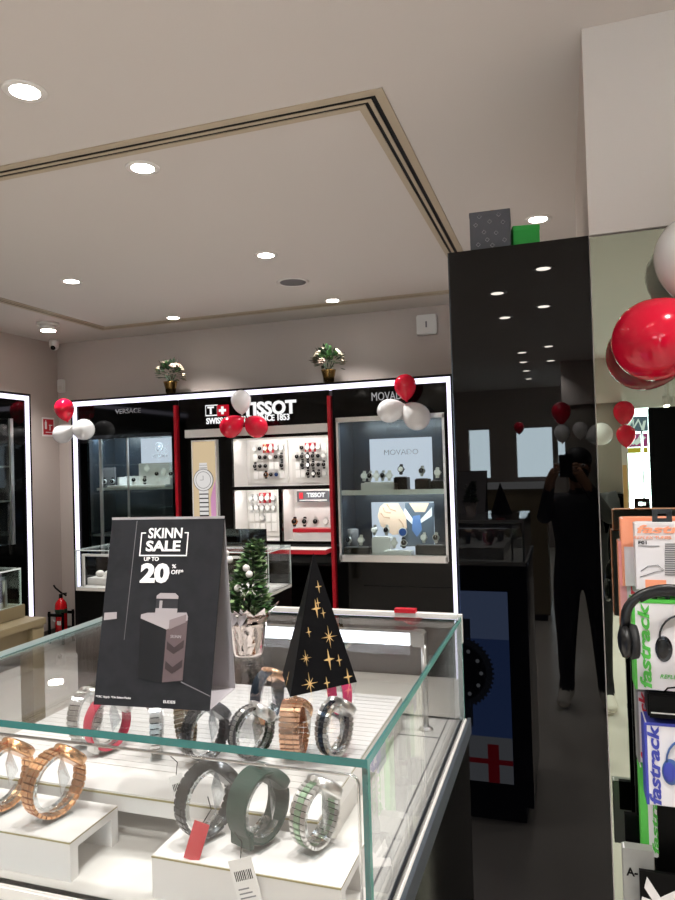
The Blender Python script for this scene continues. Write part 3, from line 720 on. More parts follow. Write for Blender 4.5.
bunch(YC-.12, [(241, 400, 10, 'white_balloon', (0, -.1, 1), 'white balloon on top of the cluster'), (230.5, 427, 11, 'red_balloon', (-.75, -.2, -.5), 'left red balloon of the cluster'), (257, 427, 11, 'red_balloon', (.75, -.2, -.5), 'right red balloon of the cluster')],
      'covering the big lit sign', 'balloons on the middle sign')
bunch(YC-.12, [(405, 385, 11, 'red_balloon', (-.05, -.1, 1), 'red balloon on top of the cluster'), (389, 411, 12, 'white_balloon', (-1, -.2, -.25), 'left white balloon of the cluster'), (417, 417, 13.5, 'white_balloon', (.75, -.25, -.7), 'right white balloon of the cluster')],
      'over the chrome-framed window', 'balloons on the right window')
bunch(1.925, [(697, 254, 40, 'white_balloon', (-.1, -.2, 1), 'large white balloon at the right edge')], 'in front of the mirror', 'balloons by the mirror')
bunch(1.895, [(655, 340, 41, 'red_balloon', (-.9, -.1, -.25), 'large red balloon at the right edge')], 'in front of the mirror', 'balloons by the mirror')
# balloons behind, seen in the mirror
def mir(x, y, Yv): p = on_y(x, y, Yv); return Vector((p.x, 2*(YP-.012)-p.y, p.z))
for x, y, Yv, px, mat, nm in ((624, 411, 8.9, 10, 'red_balloon', 'upper red balloon of the pair'), (626, 434, 8.5, 9, 'red_balloon', 'lower red balloon of the pair')):
    p = mir(x, y, Yv); balloon(p, px*Yv*.95/FPX, mat, nm+' mirrored beside the shop signs', (0, 0, 1), 'balloons near the storefront')
p = mir(601, 434, 8.3); balloon(p, 11*8/FPX, 'white_balloon', 'white balloon on the grey pillar mirrored beside the black column', (.8, .6, .2), 'balloons near the storefront')

# ================================================================== CORNER: extinguisher
p = on_y(61.5, 630, 5.03)
t = thing('extinguisher_stand', 'black metal stand around the red fire extinguisher', 'stand', (p.x, 5.03, 0))
for sx in (-1, 1):
    for sy in (-1, 1): MB().box(sx*.072-.008, sx*.072+.008, sy*.065-.008, sy*.065+.008, 0, .28, M['black']).build('leg', t, world=False)
MB().box(-.08, .08, -.073, .073, .05, .072, M['black']).build('shelf', t, world=False)
MB().box(-.08, .08, -.076, -.068, .24, .265, M['black']).build('rail', t, world=False); MB().box(-.08, .08, .068, .076, .24, .265, M['black']).build('rail', t, world=False)
t = thing('fire_extinguisher', 'red fire extinguisher with black handle in the room corner', 'fire extinguisher', (p.x, 5.03, .075)); t.scale = (.68, .68, .68)
MB().lathe([(.06, 0), (.075, .01), (.075, .36), (.068, .40), (.045, .435), (.025, .45), (.025, .465)], M['ext_red'], 28).build('cylinder', t, world=False)
MB().lathe([(.0755, .27), (.0758, .272), (.0758, .325), (.0755, .327)], M['leaf_dark'], 28).build('label_band', t, world=False)
MB().box(.0, .05, -.078, -.066, .13, .18, M['white_card']).box(-.06, -.03, -.076, -.05, .17, .29, M['pale_card']).build('label_plate', t, world=False)
MB().cyl((0, 0, .465), (0, 0, .50), .022, M['black'], 14).box(-.012, .012, -.02, .10, .50, .515, M['black']).build('valve', t, world=False)
MB().tube([(0, .03, .515), (-.02, 0, .55), (-.07, -.02, .60), (-.09, -.02, .63)], .011, M['black'], 8).tube([(0, .02, .51), (.05, 0, .52), (.09, -.01, .50)], .012, M['black'], 8).build('handle', t, world=False)

# ================================================================== LEFT WALL CABINET
XC = -4.1
pz_ = on_x(27.5, 396, XC); yr = 4.50; zt = 2.12
t = thing('display_cabinet', 'black glazed display cabinet with glowing frame on the left wall', 'display cabinet', (XC, 3.6, 0))
yl = 2.6
opL = (yl+.06, yr-.17, .95, 1.93)
mb = MB()
for ya, yb, za, zb in ((yl, opL[0], 0, zt-.036), (opL[1], yr-.036, 0, zt-.036), (opL[0], opL[1], 0, opL[2]), (opL[0], opL[1], opL[3], zt-.036)): mb.box(XC-.03, XC, ya, yb, za, zb, M['black_gloss'])
mb.build('front_panel', t)
mb = MB().box(XL+.01, XL+.02, opL[0], opL[1], opL[2], opL[3], M['cabinet_blue'])
for z in (opL[2]-.01, opL[3]): mb.box(XL+.01, XC-.03, opL[0], opL[1], z, z+.01, M['cabinet_blue'])
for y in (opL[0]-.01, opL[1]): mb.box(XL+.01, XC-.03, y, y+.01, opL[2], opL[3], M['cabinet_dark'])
mb.build('interior', t)
MB().box(XC-.03, XC+.01, yl, yr, zt-.036, zt, M['frame_led']).box(XC-.03, XC+.01, yr-.036, yr, 0, zt-.036, M['frame_led']).build('light_strip', t)
MB().box(XL+.005, XC+.012, yl, yr+.016, zt, zt+.018, M['black']).box(XL+.016, XC+.012, yr, yr+.016, 0, zt, M['black']).build('casing', t)
MB().pane(XC-.01, XC-.004, opL[0], opL[1], opL[2], opL[3], M['glass'], M['glass_edge']).build('glass_pane', t)
for z in (1.28, 1.55): MB().box(XL+.02, XC-.04, opL[0], opL[1], z, z+.012, M['silver']).build('shelf', t)
MB().box(XC-.012, XC+.006, opL[1]-.03, opL[1], opL[2], opL[3], M['silver']).build('door_frame', t)
area((XC-.12, (opL[0]+opL[1])/2, opL[3]-.01), (-.2, 0, -1), .05, 1.2, 3, (.82, .9, 1))
for i, (y, z) in enumerate(((4.0, 1.562), (4.15, 1.562), (3.95, 1.292), (4.2, 1.292))):
    b = thing('watch_box', '%s of the small dark watch boxes inside the left wall cabinet' % ORD[i], 'watch box', (XC-.15, y, z), 0, 'boxes in the left cabinet')
    MB().box(-.05, .05, -.05, .05, 0, .09, M['mid_grey_card' if i % 2 else 'dark_box'], bev=.004).build('body', b, world=False); MB().box(.05, .054, -.03, .03, .02, .07, M['silver']).build('plate', b, world=False)

# ================================================================== LEFT COUNTER (tan)
t = thing('tan_display_table', 'tan laminate display table with a raised tray, far left', 'table', (-2.95, 2.2, 0))
X0, X1, Ya, Yb_ = -3.5, -2.59, .9, 2.94
MB().box(X0, X1, Ya, Yb_, .715, .75, M['tan'], bev=.003).build('tabletop', t)
MB().box(X0+.04, X1-.04, Ya+.04, Yb_-.04, .60, .715, M['tan']).build('apron', t)
for sx, sy in ((X0+.05, Ya+.05), (X1-.05, Ya+.05), (X0+.05, Yb_-.05), (X1-.05, Yb_-.05)): MB().box(sx-.04, sx+.04, sy-.04, sy+.04, 0, .715, M['tan']).build('leg', t)
MB().box(X0+.1, -2.715, Ya+.1, 3.03-.1, .75, .815, M['tan'], bev=.003).build('plinth', t)
t = thing('glass_case', 'glass case with silver rail on the tan table, far left', 'showcase', (-2.95, 2.2, .815))
gx0, gx1, gy0, gy1, gz = X0+.15, -2.72, Ya+.15, 2.91, 1.0
mb = MB().pane(gx1-.008, gx1, gy0, gy1, .816, gz, M['glass'], M['pale_lit_edge']).pane(gx0, gx0+.008, gy0, gy1, .816, gz, M['glass'], M['pale_lit_edge'])
mb.pane(gx0+.008, gx1-.008, gy1-.008, gy1, .816, gz, M['glass'], M['pale_lit_edge']).pane(gx0+.008, gx1-.008, gy0, gy0+.008, .816, gz, M['glass'], M['pale_lit_edge']).pane(gx0, gx1, gy0, gy1, gz, gz+.008, M['glass'], M['pale_lit_edge'])
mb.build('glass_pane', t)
MB().box(gx1-.05, gx1-.035, gy0+.05, gy1-.06, gz-.045, gz-.03, M['silver']).box(gx1-.05, gx1-.035, gy1-.075, gy1-.06, .817, gz-.03, M['silver']).build('rail', t)
MB().box(gx0+.05, gx1-.10, gy0+.05, gy1-.12, .817, .875, principled('brown_deck', '#4a2f25', .4)).box(gx0+.05, gx1-.09, gy0+.05, gy1-.11, .875, .885, M['ivory']).build('deck', t)
for i in range(5):
    small_watch([5, 1, 6, 1, 5][i], (gx1-.14, gy1-.2-.1*i, .925), '%s watch from the far end in the glass case on the tan table' % ORD[i], 'watches in the tan table case', 1.4, 0, PI/2)

# ================================================================== BACK COUNTER (in front of the wall cabinets)
by0, by1, bz = 3.95, 4.32, .955
xa = on_y(75, 552, by0).x; xb = on_y(268, 552, by0).x
t = thing('glass_counter', 'low glass-topped black counter standing before the left wall cabinet', 'showcase', ((xa+xb)/2, (by0+by1)/2, 0))
dz = on_y(90, 588, by0).z
MB().box(xa-.01, xb, by0+.01, by1, 0, dz-.02, M['black'], bev=.004).build('base', t)
MB().box(xa, xb, by0, by1, dz-.02, dz, M['ivory']).build('deck', t)
mb = MB().pane(xa, xb, by0, by0+.008, dz, bz, M['glass_case'], M['pale_lit_edge']).pane(xa, xb, by1-.008, by1, dz, bz, M['glass_case'], M['pale_lit_edge']).pane(xa, xa+.008, by0+.008, by1-.008, dz, bz, M['glass_case'], M['pale_lit_edge'])
mb.pane(xb-.008, xb, by0+.008, by1-.008, dz, bz, M['glass_case'], M['pale_lit_edge']).pane(xa, xb, by0, by1, bz, bz+.008, M['glass_case'], M['pale_lit_edge']).build('glass_pane', t)
MB().box(xa+.03, xb-.03, by0+.03, by0+.045, bz-.04, bz-.025, M['white']).box(xa+.03, xa+.045, by0+.03, by0+.045, dz, bz-.04, M['white']).box(xb-.045, xb-.03, by0+.03, by0+.045, dz, bz-.04, M['white']).build('frame', t)
b = thing('display_block', 'white block with pale watch cushions in the low glass counter', 'display stand', (on_y(103, 585, by0+.15).x, by0+.16, dz))
MB().box(-.09, .2, -.06, .06, 0, .05, M['white']).build('block', b, world=False)
for k in range(3): MB().sph((-.03+.07*k, 0, .072), .03, M['ivory'], (1, 1, .8), 12).build('cushion', b, world=False)
p = on_z(245, 562, bz+.01)
b = thing('tinted_screen', 'dark tinted glass screen on the low counter behind the little tree', 'screen', (p.x, 4.2, bz+.008))
a = rect_y(226, 541, 267, 566, 4.2)
MB().box(a[0]-p.x, a[1]-p.x, -.004, .004, 0, .12, glass('smoked_glass', '#55606c', 1.5, 0, .05)).build('pane', b, world=False)
MB().box(a[0]-p.x, a[1]-p.x, -.03, .03, 0, .006, M['silver']).build('foot', b, world=False)

# ================================================================== MAIN SHOWCASE
SX0, SX1, SY0, SY1, SZ, DK = -.786, -.172, .578, 1.150, 1.243, 1.0735
t = thing('glass_showcase', 'glass-topped showcase counter with green glass edges in the foreground', 'showcase', ((SX0+SX1)/2, (SY0+SY1)/2, 0))
g = .0075
MB().box(SX0-.004, SX1+.004, SY0-.006, SY1+.006, .08, DK-.016, principled('black_base_lacquer', '#030303', .07, Specular_IOR_Level=.03)).box(SX0+.03, SX1-.03, SY0+.03, SY1-.03, 0, .08, M['black']).build('base', t)
MB().box(SX0-.004, SX1+.004, SY0-.004, SY1+.004, DK-.016, DK, M['ivory'], bev=.002).build('deck', t)
MB().box(SX1-.028, SX1-.026, SY0, SY1-.01, DK, DK+.0006, M['mid_grey_card']).box(SX0+.03, SX1-.028, SY1-.09, SY1-.088, DK, DK+.0006, M['mid_grey_card']).build('groove', t)
MB().box(SX1+.004, SX1+.009, SY0-.006, SY1+.004, DK-.024, DK+.001, principled('deck_edge_alloy', '#4a5158', .45, .5)).build('edge_strip', t)
GC, GE = M['glass_case'], M['glass_edge']
for nm, b in (('front', (SX0, SX1, SY0, SY0+g, DK, SZ-g)), ('back', (SX0, SX1, SY1-g, SY1, DK, SZ-g)), ('left', (SX0, SX0+g, SY0+g, SY1-g, DK, SZ-g)), ('right', (SX1-g, SX1, SY0+g, SY1-g, DK, SZ-g)), ('top', (SX0, SX1, SY0, SY1, SZ-g, SZ))):
    MB().pane(*b, GC, GE, (M['lit_green_edge'], M['pale_lit_edge'])).build('glass_pane', t)  # light on the right, left and back edges painted as paler colours
# bright silicone bead inside the front pane
zb_ = SZ-g-.012; xr = SX1-g-.004; pts = [(SX0+g, SY0+g+.002, zb_)] + [(xr-.008+.008*math.sin(k*PI/12), SY0+g+.002, zb_-.008+.008*math.cos(k*PI/12)) for k in range(7)] + [(xr, SY0+g+.002, DK)]
MB().tube(pts, .0016, M['chrome'], 6).build('seal', t)
MB().box(SX0+.01, SX1-.006, SY1-g-.004, SY1+.001, SZ-.004, SZ+.0035, M['white']).box(SX1-.008, SX1+.001, SY1-.005, SY1+.003, SZ-.045, SZ+.002, M['white']).build('edge_trim', t)
# LED bar
a0, a1 = on_y(240, 630, 1.09), on_y(412, 636, 1.09)
zl = (a0.z+a1.z)/2
MB().box(SX0+.10, a1.x, 1.082, 1.100, zl-.009, zl+.009, M['silver']).build('led_bar', t)
MB().box(SX0+.105, a1.x-.002, 1.078, 1.082, zl-.010, zl+.0085, M['led']).box(SX0+.105, a1.x-.002, 1.082, 1.098, zl-.0105, zl-.009, M['led']).build('led_strip', t)
MB().box(a1.x, a1.x+.022, 1.075, 1.102, zl-.012, zl+.012, M['silver'], bev=.003).box(SX0+.08, SX0+.10, 1.075, 1.102, zl-.012, zl+.012, M['silver'], bev=.003).build('led_cap', t)
px = on_y(425, 690, 1.09).x
for x in (px, SX0+.09): MB().cyl((x, 1.09, DK), (x, 1.09, zl-.011), .0045, M['silver'], 14).lathe([(.011, 0), (.011, .003), (.005, .006)], M['silver'], 18, c=(x, 1.09, DK)).build('post', t)
p = on_z(404, 616, SZ)
MB().box(p.x-.018, p.x+.018, SY1-.014, SY1-.001, SZ+.0035, SZ+.010, M['red']).build('red_clip', t)
# poster on the customers' side
pb = thing('watch_poster', 'blue watch poster framed on the back of the foreground showcase, mirrored in the column', 'poster', ((-.55), SY1+.01, .2))
MB().box(-.74, -.238, SY1+.009, SY1+.016, .165, .965, M['black']).build('frame', pb)
MB().box(-.73, -.245, SY1+.016, SY1+.020, .175, .955, emit('lit_poster_blue', '#3c5388', 4.4)).build('print', pb)
mb = MB().box(-.73, -.245, SY1+.020, SY1+.021, .76, .955, emit('lit_poster_sky', '#7488b4', 4.0)).box(-.73, -.245, SY1+.020, SY1+.021, .175, .36, emit('lit_poster_white', '#c9ced8', 1.6)); mb.build('backdrop_picture', pb)
PB, PD, PM, PR = emit('lit_print_steel', '#3d424c', 1.2), emit('lit_print_black', '#15171c', .8), emit('lit_print_pale', '#cdd2da', 2.0), emit('lit_print_red', '#b01525', 2.0)
mb = MB(); yy = SY1+.021; mb.cyl((-.46, yy, .62), (-.46, yy+.006, .62), .145, PB, 48).cyl((-.46, yy, .62), (-.46, yy+.008, .62), .12, PD, 48)
for k in range(12):
    a = k*PI/6; mb.cyl((-.46+.1*math.cos(a), yy+.006, .62+.1*math.sin(a)), (-.46+.1*math.cos(a), yy+.0095, .62+.1*math.sin(a)), .008, PM, 10)
for k in range(48):
    a = k*PI/24; mb.box(-.004, .004, 0, .006, .142, .152, PB, T=Matrix.Translation((-.46, yy, .62)) @ Matrix.Rotation(a, 4, 'Y'))
mb.box(-.464, -.456, yy+.008, yy+.010, .62, .70, PM).box(-.53, -.46, yy+.008, yy+.010, .615, .625, PM).box(-.52, -.40, yy, yy+.004, .76, .84, PB).box(-.52, -.40, yy, yy+.004, .40, .48, PB); mb.build('watch_picture', pb)
MB().box(-.345, -.30, yy, yy+.002, .175, .33, PR).box(-.73, -.245, yy, yy+.002, .25, .27, PR).build('red_motif_picture', pb)

# risers and bridges inside
rz, rx0, rx1, ry0, ry1 = 1.124, SX0+.015, -.262, .690, 1.085
t = thing('display_riser', 'wide white ribbed riser in the showcase holding the rear watches', 'display riser', ((rx0+rx1)/2, (ry0+ry1)/2, DK))
MB().box(rx0, rx1, ry0, ry1, rz-.022, rz-.004, M['white']).box(rx0+.01, rx0+.03, ry0+.05, ry1, DK, rz-.022, M['ivory']).box(rx1-.012, rx1-.002, ry0+.05, ry1, DK, rz-.022, M['ivory']).box(rx0, rx1, ry1-.02, ry1, DK, rz-.022, M['ivory']).build('body', t)
mb = MB().box(rx0, rx1, ry0-.001, ry1, rz-.004, rz-.0022, M['olive_edge'])
n = 26
for k in range(n):
    ya = ry0 + (ry1-ry0)*k/n; yb = ry0 + (ry1-ry0)*(k+1)/n
    mb.box(rx0, rx1, ya+(.0011 if k > 3 else 0), yb, rz-.0022, rz, M['white'])
mb.build('ribbed_top', t)
def bridge(x0, x1, y0, y1, label):
    z = 1.115; t = thing('display_bridge', label, 'display riser', ((x0+x1)/2, (y0+y1)/2, DK))
    MB().box(x0, x1, y0, y1, z-.010, z-.002, M['white']).box(x0, x1, y0, y0+.012, DK, z-.010, M['white']).box(x0, x1, y1-.012, y1, DK, z-.010, M['white']).build('body', t)
    MB().box(x0, x1, y0-.0008, y1, z-.002, z-.0006, M['olive_edge']).box(x0, x1, y0, y1, z-.0006, z, M['white']).build('top', t)
bridge(-.74, -.503, .598, .678, 'white tunnel-shaped riser under the two gold watches')
bridge(-.406, -.207, .600, .676, 'white tunnel-shaped riser under the green watches and price tags')

# ---- the watches of the showcase
def make_watch(loc, yaw, label, strap='silver', style='links', case='silver', dial='white_dial', rx=.034, rz_=.036, w=.020, ca=35, case_r=.020, strap2=None, lean=0, stand=True, dz=.002, film=True, tilt=0):
    t = thing('wristwatch', label, 'watch', loc, yaw, None); t.rotation_euler = (lean, 0, yaw)
    cz = rz_ + dz + .003; cang = math.radians(ca)
    def pt(a, k=1.0): return Vector((0, math.cos(a)*rx*k, cz + math.sin(a)*rz_*k))
    half = case_r/((rx+rz_)/2)*.92
    mb = MB(); m = M[strap]; m2 = M[strap2] if strap2 else m
    if style == 'links':
        n = 26; a0 = cang+half; span = 2*PI-2*half
        for i in range(n):
            a = a0 + span*(i+.5)/n; p = pt(a); tn = (pt(a+.05)-pt(a-.05)).normalized(); nr = Vector((0, 1, 0)).cross(Vector((0, 0, 1)))
            out = Vector((0, tn.z, -tn.y)); out = out if out.dot(p-Vector((0, 0, cz))) > 0 else -out
            T = Matrix((Vector((1, 0, 0)), tn, out)).transposed().to_4x4(); T.translation = p
            L = span/n*(rx+rz_)/2*.43
            mb.box(-w*.36, w*.36, L, L*1.35, -.0012, .0006, M['gap_gold'] if 'gold' in strap or strap == 'champagne' else M['steel_dark'], T=T)
            ww = w*(1-.18*abs(math.sin((a-cang)/2)))
            mb.box(-ww*.5, -ww*.22, -L, L, -.0016, .0016, m, T=T, bev=.0005).box(-ww*.20, ww*.20, -L, L, -.0013, .0019, m2, T=T, bev=.0005).box(ww*.22, ww*.5, -L, L, -.0016, .0016, m, T=T, bev=.0005)
        mb.build('bracelet', t, world=False)
    else:
        n = 40; a0 = cang+half*.9; span = 2*PI-1.8*half; rows = []
        for i in range(n+1):
            a = a0 + span*i/n; ww = w*(1-.22*abs(math.sin((a-cang)/2)))*.5
            rows.append([mb.bm.verts.new(pt(a, k)+Vector((s*ww, 0, 0))) for s, k in ((-1, .96), (1, .96), (1, 1.03), (-1, 1.03))])
        i0 = mb.mi(m)
        for A, B in zip(rows, rows[1:]):
            for k in range(4):
                f = mb.bm.faces.new((A[k], A[(k+1) % 4], B[(k+1) % 4], B[k])); f.material_index = i0; f.smooth = False
        mb.bm.faces.new(rows[0][::-1]); mb.bm.faces.new(rows[-1])
        a = a0+span*.45; p = pt(a); mb.build('strap', t, world=False)
        p = pt(cang+PI); MB().box(-w*.45, w*.45, p.y-.004, p.y+.002, p.z-.008, p.z+.008, M[case], bev=.001).build('buckle', t, world=False)
    p = pt(cang, .93); out = Vector((0, math.cos(cang), math.sin(cang))); R = out.to_track_quat('Z', 'X').to_matrix()
    r = case_r
    MB().lathe([(r*.85, -.007), (r, -.004), (r, .003), (r*.93, .0045), (r*.80, .0058), (r*.78, .004)], M[case], 32, c=p, R=R).build('case', t, world=False)
    MB().lathe([(r*.001, .0038), (r*.79, .0038), (r*.79, .0044), (r*.001, .0044)], M[dial], 28, c=p, R=R).build('dial', t, world=False)
    T = R.to_4x4(); T.translation = p
    mk = M['silver'] if dial != 'white_dial' else M['black']; hd = MB()
    hd.box(-.0007, .0007, -.001, r*.6, .0046, .0052, mk, T=T).box(-.001, r*.42, -.0008, .0008, .0046, .0052, mk, T=T)
    for k in range(12):
        a = k*PI/6; hd.box(-.0006, .0006, r*.62, r*.74, .0044, .0048, mk, T=T @ Matrix.Rotation(a, 4, 'Z'))
    hd.build('hands', t, world=False)
    q = R @ Vector((r*1.0, 0, 0)); MB().cyl(p+q*.98, p+q*1.16, .0028, M[case], 12).build('crown', t, world=False)
    if film:
        f = MB(); c0 = pt(cang+.6, .9); 
        f.prism([(w*.35, c0.y, c0.z), (w*.75, c0.y-.012, c0.z-.012), (w*.62, c0.y-.006, c0.z-.040), (w*.30, c0.y+.012, c0.z-.030)], (.0006, 0, 0), M['film'])
        f.build('protective_film', t, world=False)
    if stand:
        s = thing('watch_stand', 'clear acrylic stand of the ' + ' '.join(label.split()[:11]), 'watch stand', loc, yaw, None); s.rotation_euler = (lean, 0, yaw)
        band = MB(); rows = []
        for i in range(29):
            a = cang-.2 + (2*PI-1.9)*i/28 + .5
            rows.append([band.bm.verts.new(pt(a, k)+Vector((sg*w*.36, 0, 0))) for sg, k in ((-1, .80), (1, .80), (1, .85), (-1, .85))])
        band.mi(M['acrylic'])
        for A, B in zip(rows, rows[1:]):
            for k in range(4): band.bm.faces.new((A[k], A[(k+1) % 4], B[(k+1) % 4], B[k])).smooth = True
        band.bm.faces.new(rows[0][::-1]); band.bm.faces.new(rows[-1]); band.build('band', s, world=False)
        MB().box(-w*.5, w*.5, -.016, .016, 0, .002, M['acrylic']).cyl((0, 0, .002), (0, 0, .006), .005, M['acrylic'], 10).build('foot', s, world=False)
    return t
ZBR = 1.115
def wz(x, y, z): p = on_z(x, y, z); return (p.x, p.y, z)
make_watch(wz(4, 811, ZBR), -.15, 'gold bracelet watch cut off at the left edge', 'gold', 'links', 'gold', 'white_dial', .033, .035, .021, 50)
make_watch(wz(55, 818, ZBR), -.22, 'gold bracelet watch beside the cut-off one on the left riser', 'gold', 'links', 'gold', 'teal_dial', .034, .034, .022, 48)
make_watch(wz(207, 838, ZBR), -.45, 'gunmetal bracelet watch behind the red tag', 'steel_dark', 'links', 'steel_dark', 'teal_dial', .032, .035, .021, 40, strap2='steel_dark')
make_watch(wz(259, 843, ZBR), -.35, 'dark green leather-strap watch on the right riser', 'green_strap', 'leather', 'green_strap', 'teal_dial', .031, .034, .032, 45, .021)
make_watch(wz(316, 849, ZBR), -.35, 'silver and pale green bracelet watch at the right end of the riser', 'silver', 'links', 'silver', 'black_dial', .027, .030, .023, 50, strap2='green_steel')
ZR = rz
make_watch(wz(86, 745, ZR), .0, 'silver bracelet watch behind the raspberry watch', 'silver', 'links', 'silver', 'white_dial', .027, .034, .020, 50)
make_watch(wz(108, 752, ZR), -.35, 'raspberry red strap watch below the sale sign', 'red_strap', 'leather', 'silver', 'white_dial', .030, .034, .020, 45)
make_watch(wz(157, 756, ZR), .5, 'thin silver bracelet watch right of the raspberry watch', 'silver', 'links', 'silver', 'white_dial', .027, .033, .015, 60, .014)
make_watch(wz(186, 749, ZR), .9, 'champagne bracelet watch between silver and dark watches', 'champagne', 'links', 'champagne', 'black_dial', .024, .031, .017, 60, .016)
make_watch(wz(206, 762, ZR), -.4, 'black steel bracelet watch below the sale sign corner', 'steel_dark', 'links', 'steel_dark', 'black_dial', .031, .034, .021, 45, strap2='black_strap')
make_watch(wz(252, 760, ZR), -.5, 'dull steel bracelet watch left of the rose gold one', 'steel_dark', 'links', 'silver', 'champagne', .030, .031, .020, 50, strap2='silver')
make_watch(wz(268, 722, ZR), -.2, 'navy strap watch with rose gold case in the rear row', 'blue_strap', 'leather', 'rose_gold', 'white_dial', .030, .034, .021, 55)
make_watch(wz(295, 758, ZR), .12, 'rose gold bracelet watch below the black paper tree', 'rose_gold', 'links', 'rose_gold', 'white_dial', .026, .034, .031, 30)
make_watch(wz(335, 758, ZR), -.35, 'silver watch with navy bracelet links under the tree corner', 'silver', 'links', 'silver', 'blue_dial', .027, .033, .022, 50, strap2='blue_metal')
make_watch(wz(340, 716, ZR), .8, 'bright pink strap watch behind the black paper tree', 'pink_strap', 'leather', 'silver', 'white_dial', .026, .032, .018, 60, .015)
# white bow-legged stand
p = on_z(160, 765, ZR)
# price tags
def price_tag(px, py, z, w, h, mat, label, yaw, lean, lines=True, sl=0):
    p = on_z(px, py, z) if z else on_y(px, py, .592); z = z or p.z; t = thing('price_tag', label, 'price tag', (p.x, p.y, z), yaw); t.rotation_euler = (lean, sl, yaw)
    MB().box(-w/2, w/2, -.0004, .0004, 0, h, M[mat]).build('card', t, world=False)
    MB().tube([(0, 0, h-.003), (.004, .006, h+.012), (-.004, .012, h+.02)], .0006, M['black'], 5).build('string', t, world=False)
    if lines:
        b = MB(); rnd = random.Random(5)
        x = -w*.36
        while x < w*.36: ww = rnd.uniform(.0004, .0012); b.box(x, x+ww, -.0007, -.0004, h*.52, h*.74, M['black']); x += ww+.0009
        for k in range(3): b.box(-w*.36, w*(.30-.1*k), -.0007, -.0004, h*(.12+.1*k), h*(.15+.1*k), M['ink_grey'])
        b.build('print', t, world=False)
price_tag(191, 860, ZBR-.0, .016, .036, 'red', 'small red tag standing in front of the gunmetal watch', .2, -.15, False, .3)
price_tag(251, 903, None, .024, .040, 'white_card', 'white barcode price tag hanging below the green watch', .1, -.08, True, -.3)
price_tag(183, 806, ZBR+.001, .016, .034, 'white_card', 'white price tag left of the gunmetal watch', .3, -.2, True, -.3)

# ================================================================== ON THE SHOWCASE
# sale tent card
p0, p1 = on_z(97, 702, SZ), on_z(212, 709.5, SZ); q0, q1 = on_y(112, 518, .700), on_y(223.5, 516, .706)
p0, p1 = on_z(93.5, 704.5, SZ), on_z(209.5, 711, SZ); fl, fr = Vector((p0.x, p0.y, SZ)), Vector((p1.x, p1.y, SZ))
ex = (fr-fl).normalized(); W = (fr-fl).length
HS = ((q0.z+q1.z)/2)-SZ
ey = Vector((-ex.y, ex.x, 0)); HS += .002; tl, tr_ = fl+ey*.034+ex*.008+ZU*HS, fr+ey*.034+ex*.009+ZU*HS
bl, br = fl+ey*.074, fr+ey*.074
t = thing('sale_sign', 'dark tent card advertising a perfume sale of up to 20% off', 'sign', ((fl+fr)/2+ey*.03))
upv = (tl-fl).normalized(); nrm = ex.cross(upv).normalized()
if nrm.y > 0: nrm = -nrm
MB().prism([fl, fr, tr_, tl], -nrm*.0012, M['dark_card']).build('front_panel', t)
MB().prism([bl, br, tr_, tl], Vector((0, -.001, 0)), M['pale_card']).build('back_panel', t)
MB().prism([fl+ey*.003+ZU*.0004, fr+ey*.003+ZU*.0004, br-ey*.003+ZU*.0004, bl-ey*.003+ZU*.0004], ZU*.0008, M['pale_card']).build('bottom_flap', t)
HF = (tl-fl).length
def S(u, v, o=.0006): return fl + ex*(u*W) + upv*((1-v)*HF) + nrm*o       # u 0..1 left-right, v 0..1 top-bottom
def sbox(mb, u0, v0, u1, v1, m, o=.0006): mb.prism([S(u0, v1, o), S(u1, v1, o), S(u1, v0, o), S(u0, v0, o)], nrm*.0003, m)
def sq(u, v): return (u, v)
# coordinates measured on the card (photo crop 80..240 x 500..710)
tx = MB()
add_text(MB(), 'SKINN', S(.50, .089), ex, upv, W*.302, HF*.057, M['sale_white'], .0006, bold=.02).build('lettering', t)
add_text(MB(), 'SALE', S(.49, .159), ex, upv, W*.307, HF*.059, M['sale_white'], .0006, bold=.03).build('lettering', t)
add_text(MB(), 'UP TO', S(.395, .229), ex, upv, W*.132, HF*.022, M['sale_white'], .0006, bold=.02).build('lettering', t)
add_text(MB(), '20', S(.438, .305), ex, upv, W*.257, HF*.107, M['sale_white'], .0006, bold=.05).build('lettering', t)
add_text(MB(), '%', S(.602, .268), ex, upv, W*.036, HF*.020, M['sale_white'], .0006, bold=.01).build('lettering', t)
add_text(MB(), 'OFF*', S(.634, .298), ex, upv, W*.105, HF*.024, M['sale_white'], .0006, bold=.01).build('lettering', t)
add_text(MB(), '*T&C Apply. *On Select Packs', S(.17, .958), ex, upv, W*.31, HF*.014, M['sale_white'], .0004).build('lettering', t)
add_text(MB(), 'EUDEIS', S(.66, .966), ex, upv, W*.10, HF*.014, M['sale_white'], .0004).build('lettering', t)
fr_ = MB()
for a in ((.283, .085, .292, .214), (.698, .085, .707, .214), (.283, .207, .707, .214), (.283, .085, .325, .091), (.672, .085, .707, .091)): sbox(fr_, *a, M['sale_white'])
fr_.build('text_frame', t)
pic = MB()
def spoly(mb, pts, m, o=.0006): mb.prism([S(u-(.055 if u > .39 and v < .9 and u < .9 else 0), v, o) for u, v in pts], nrm*.0003, m)
spoly(pic, [(.40, .515), (.58, .495), (.80, .505), (.815, .86), (.60, .87), (.42, .85)], M['bottle_dark'], .0004)
spoly(pic, [(.405, .545), (.405, .525), (.46, .515), (.80, .51), (.815, .53), (.815, .55), (.64, .60)], M['bottle_pale'], .0007)
spoly(pic, [(.64, .60), (.815, .55), (.812, .855), (.64, .87)], M['bottle_pink'], .0007)
spoly(pic, [(.66, .55), (.80, .52), (.80, .56), (.66, .60)], principled('print_rose', '#827577', .4), .0010)
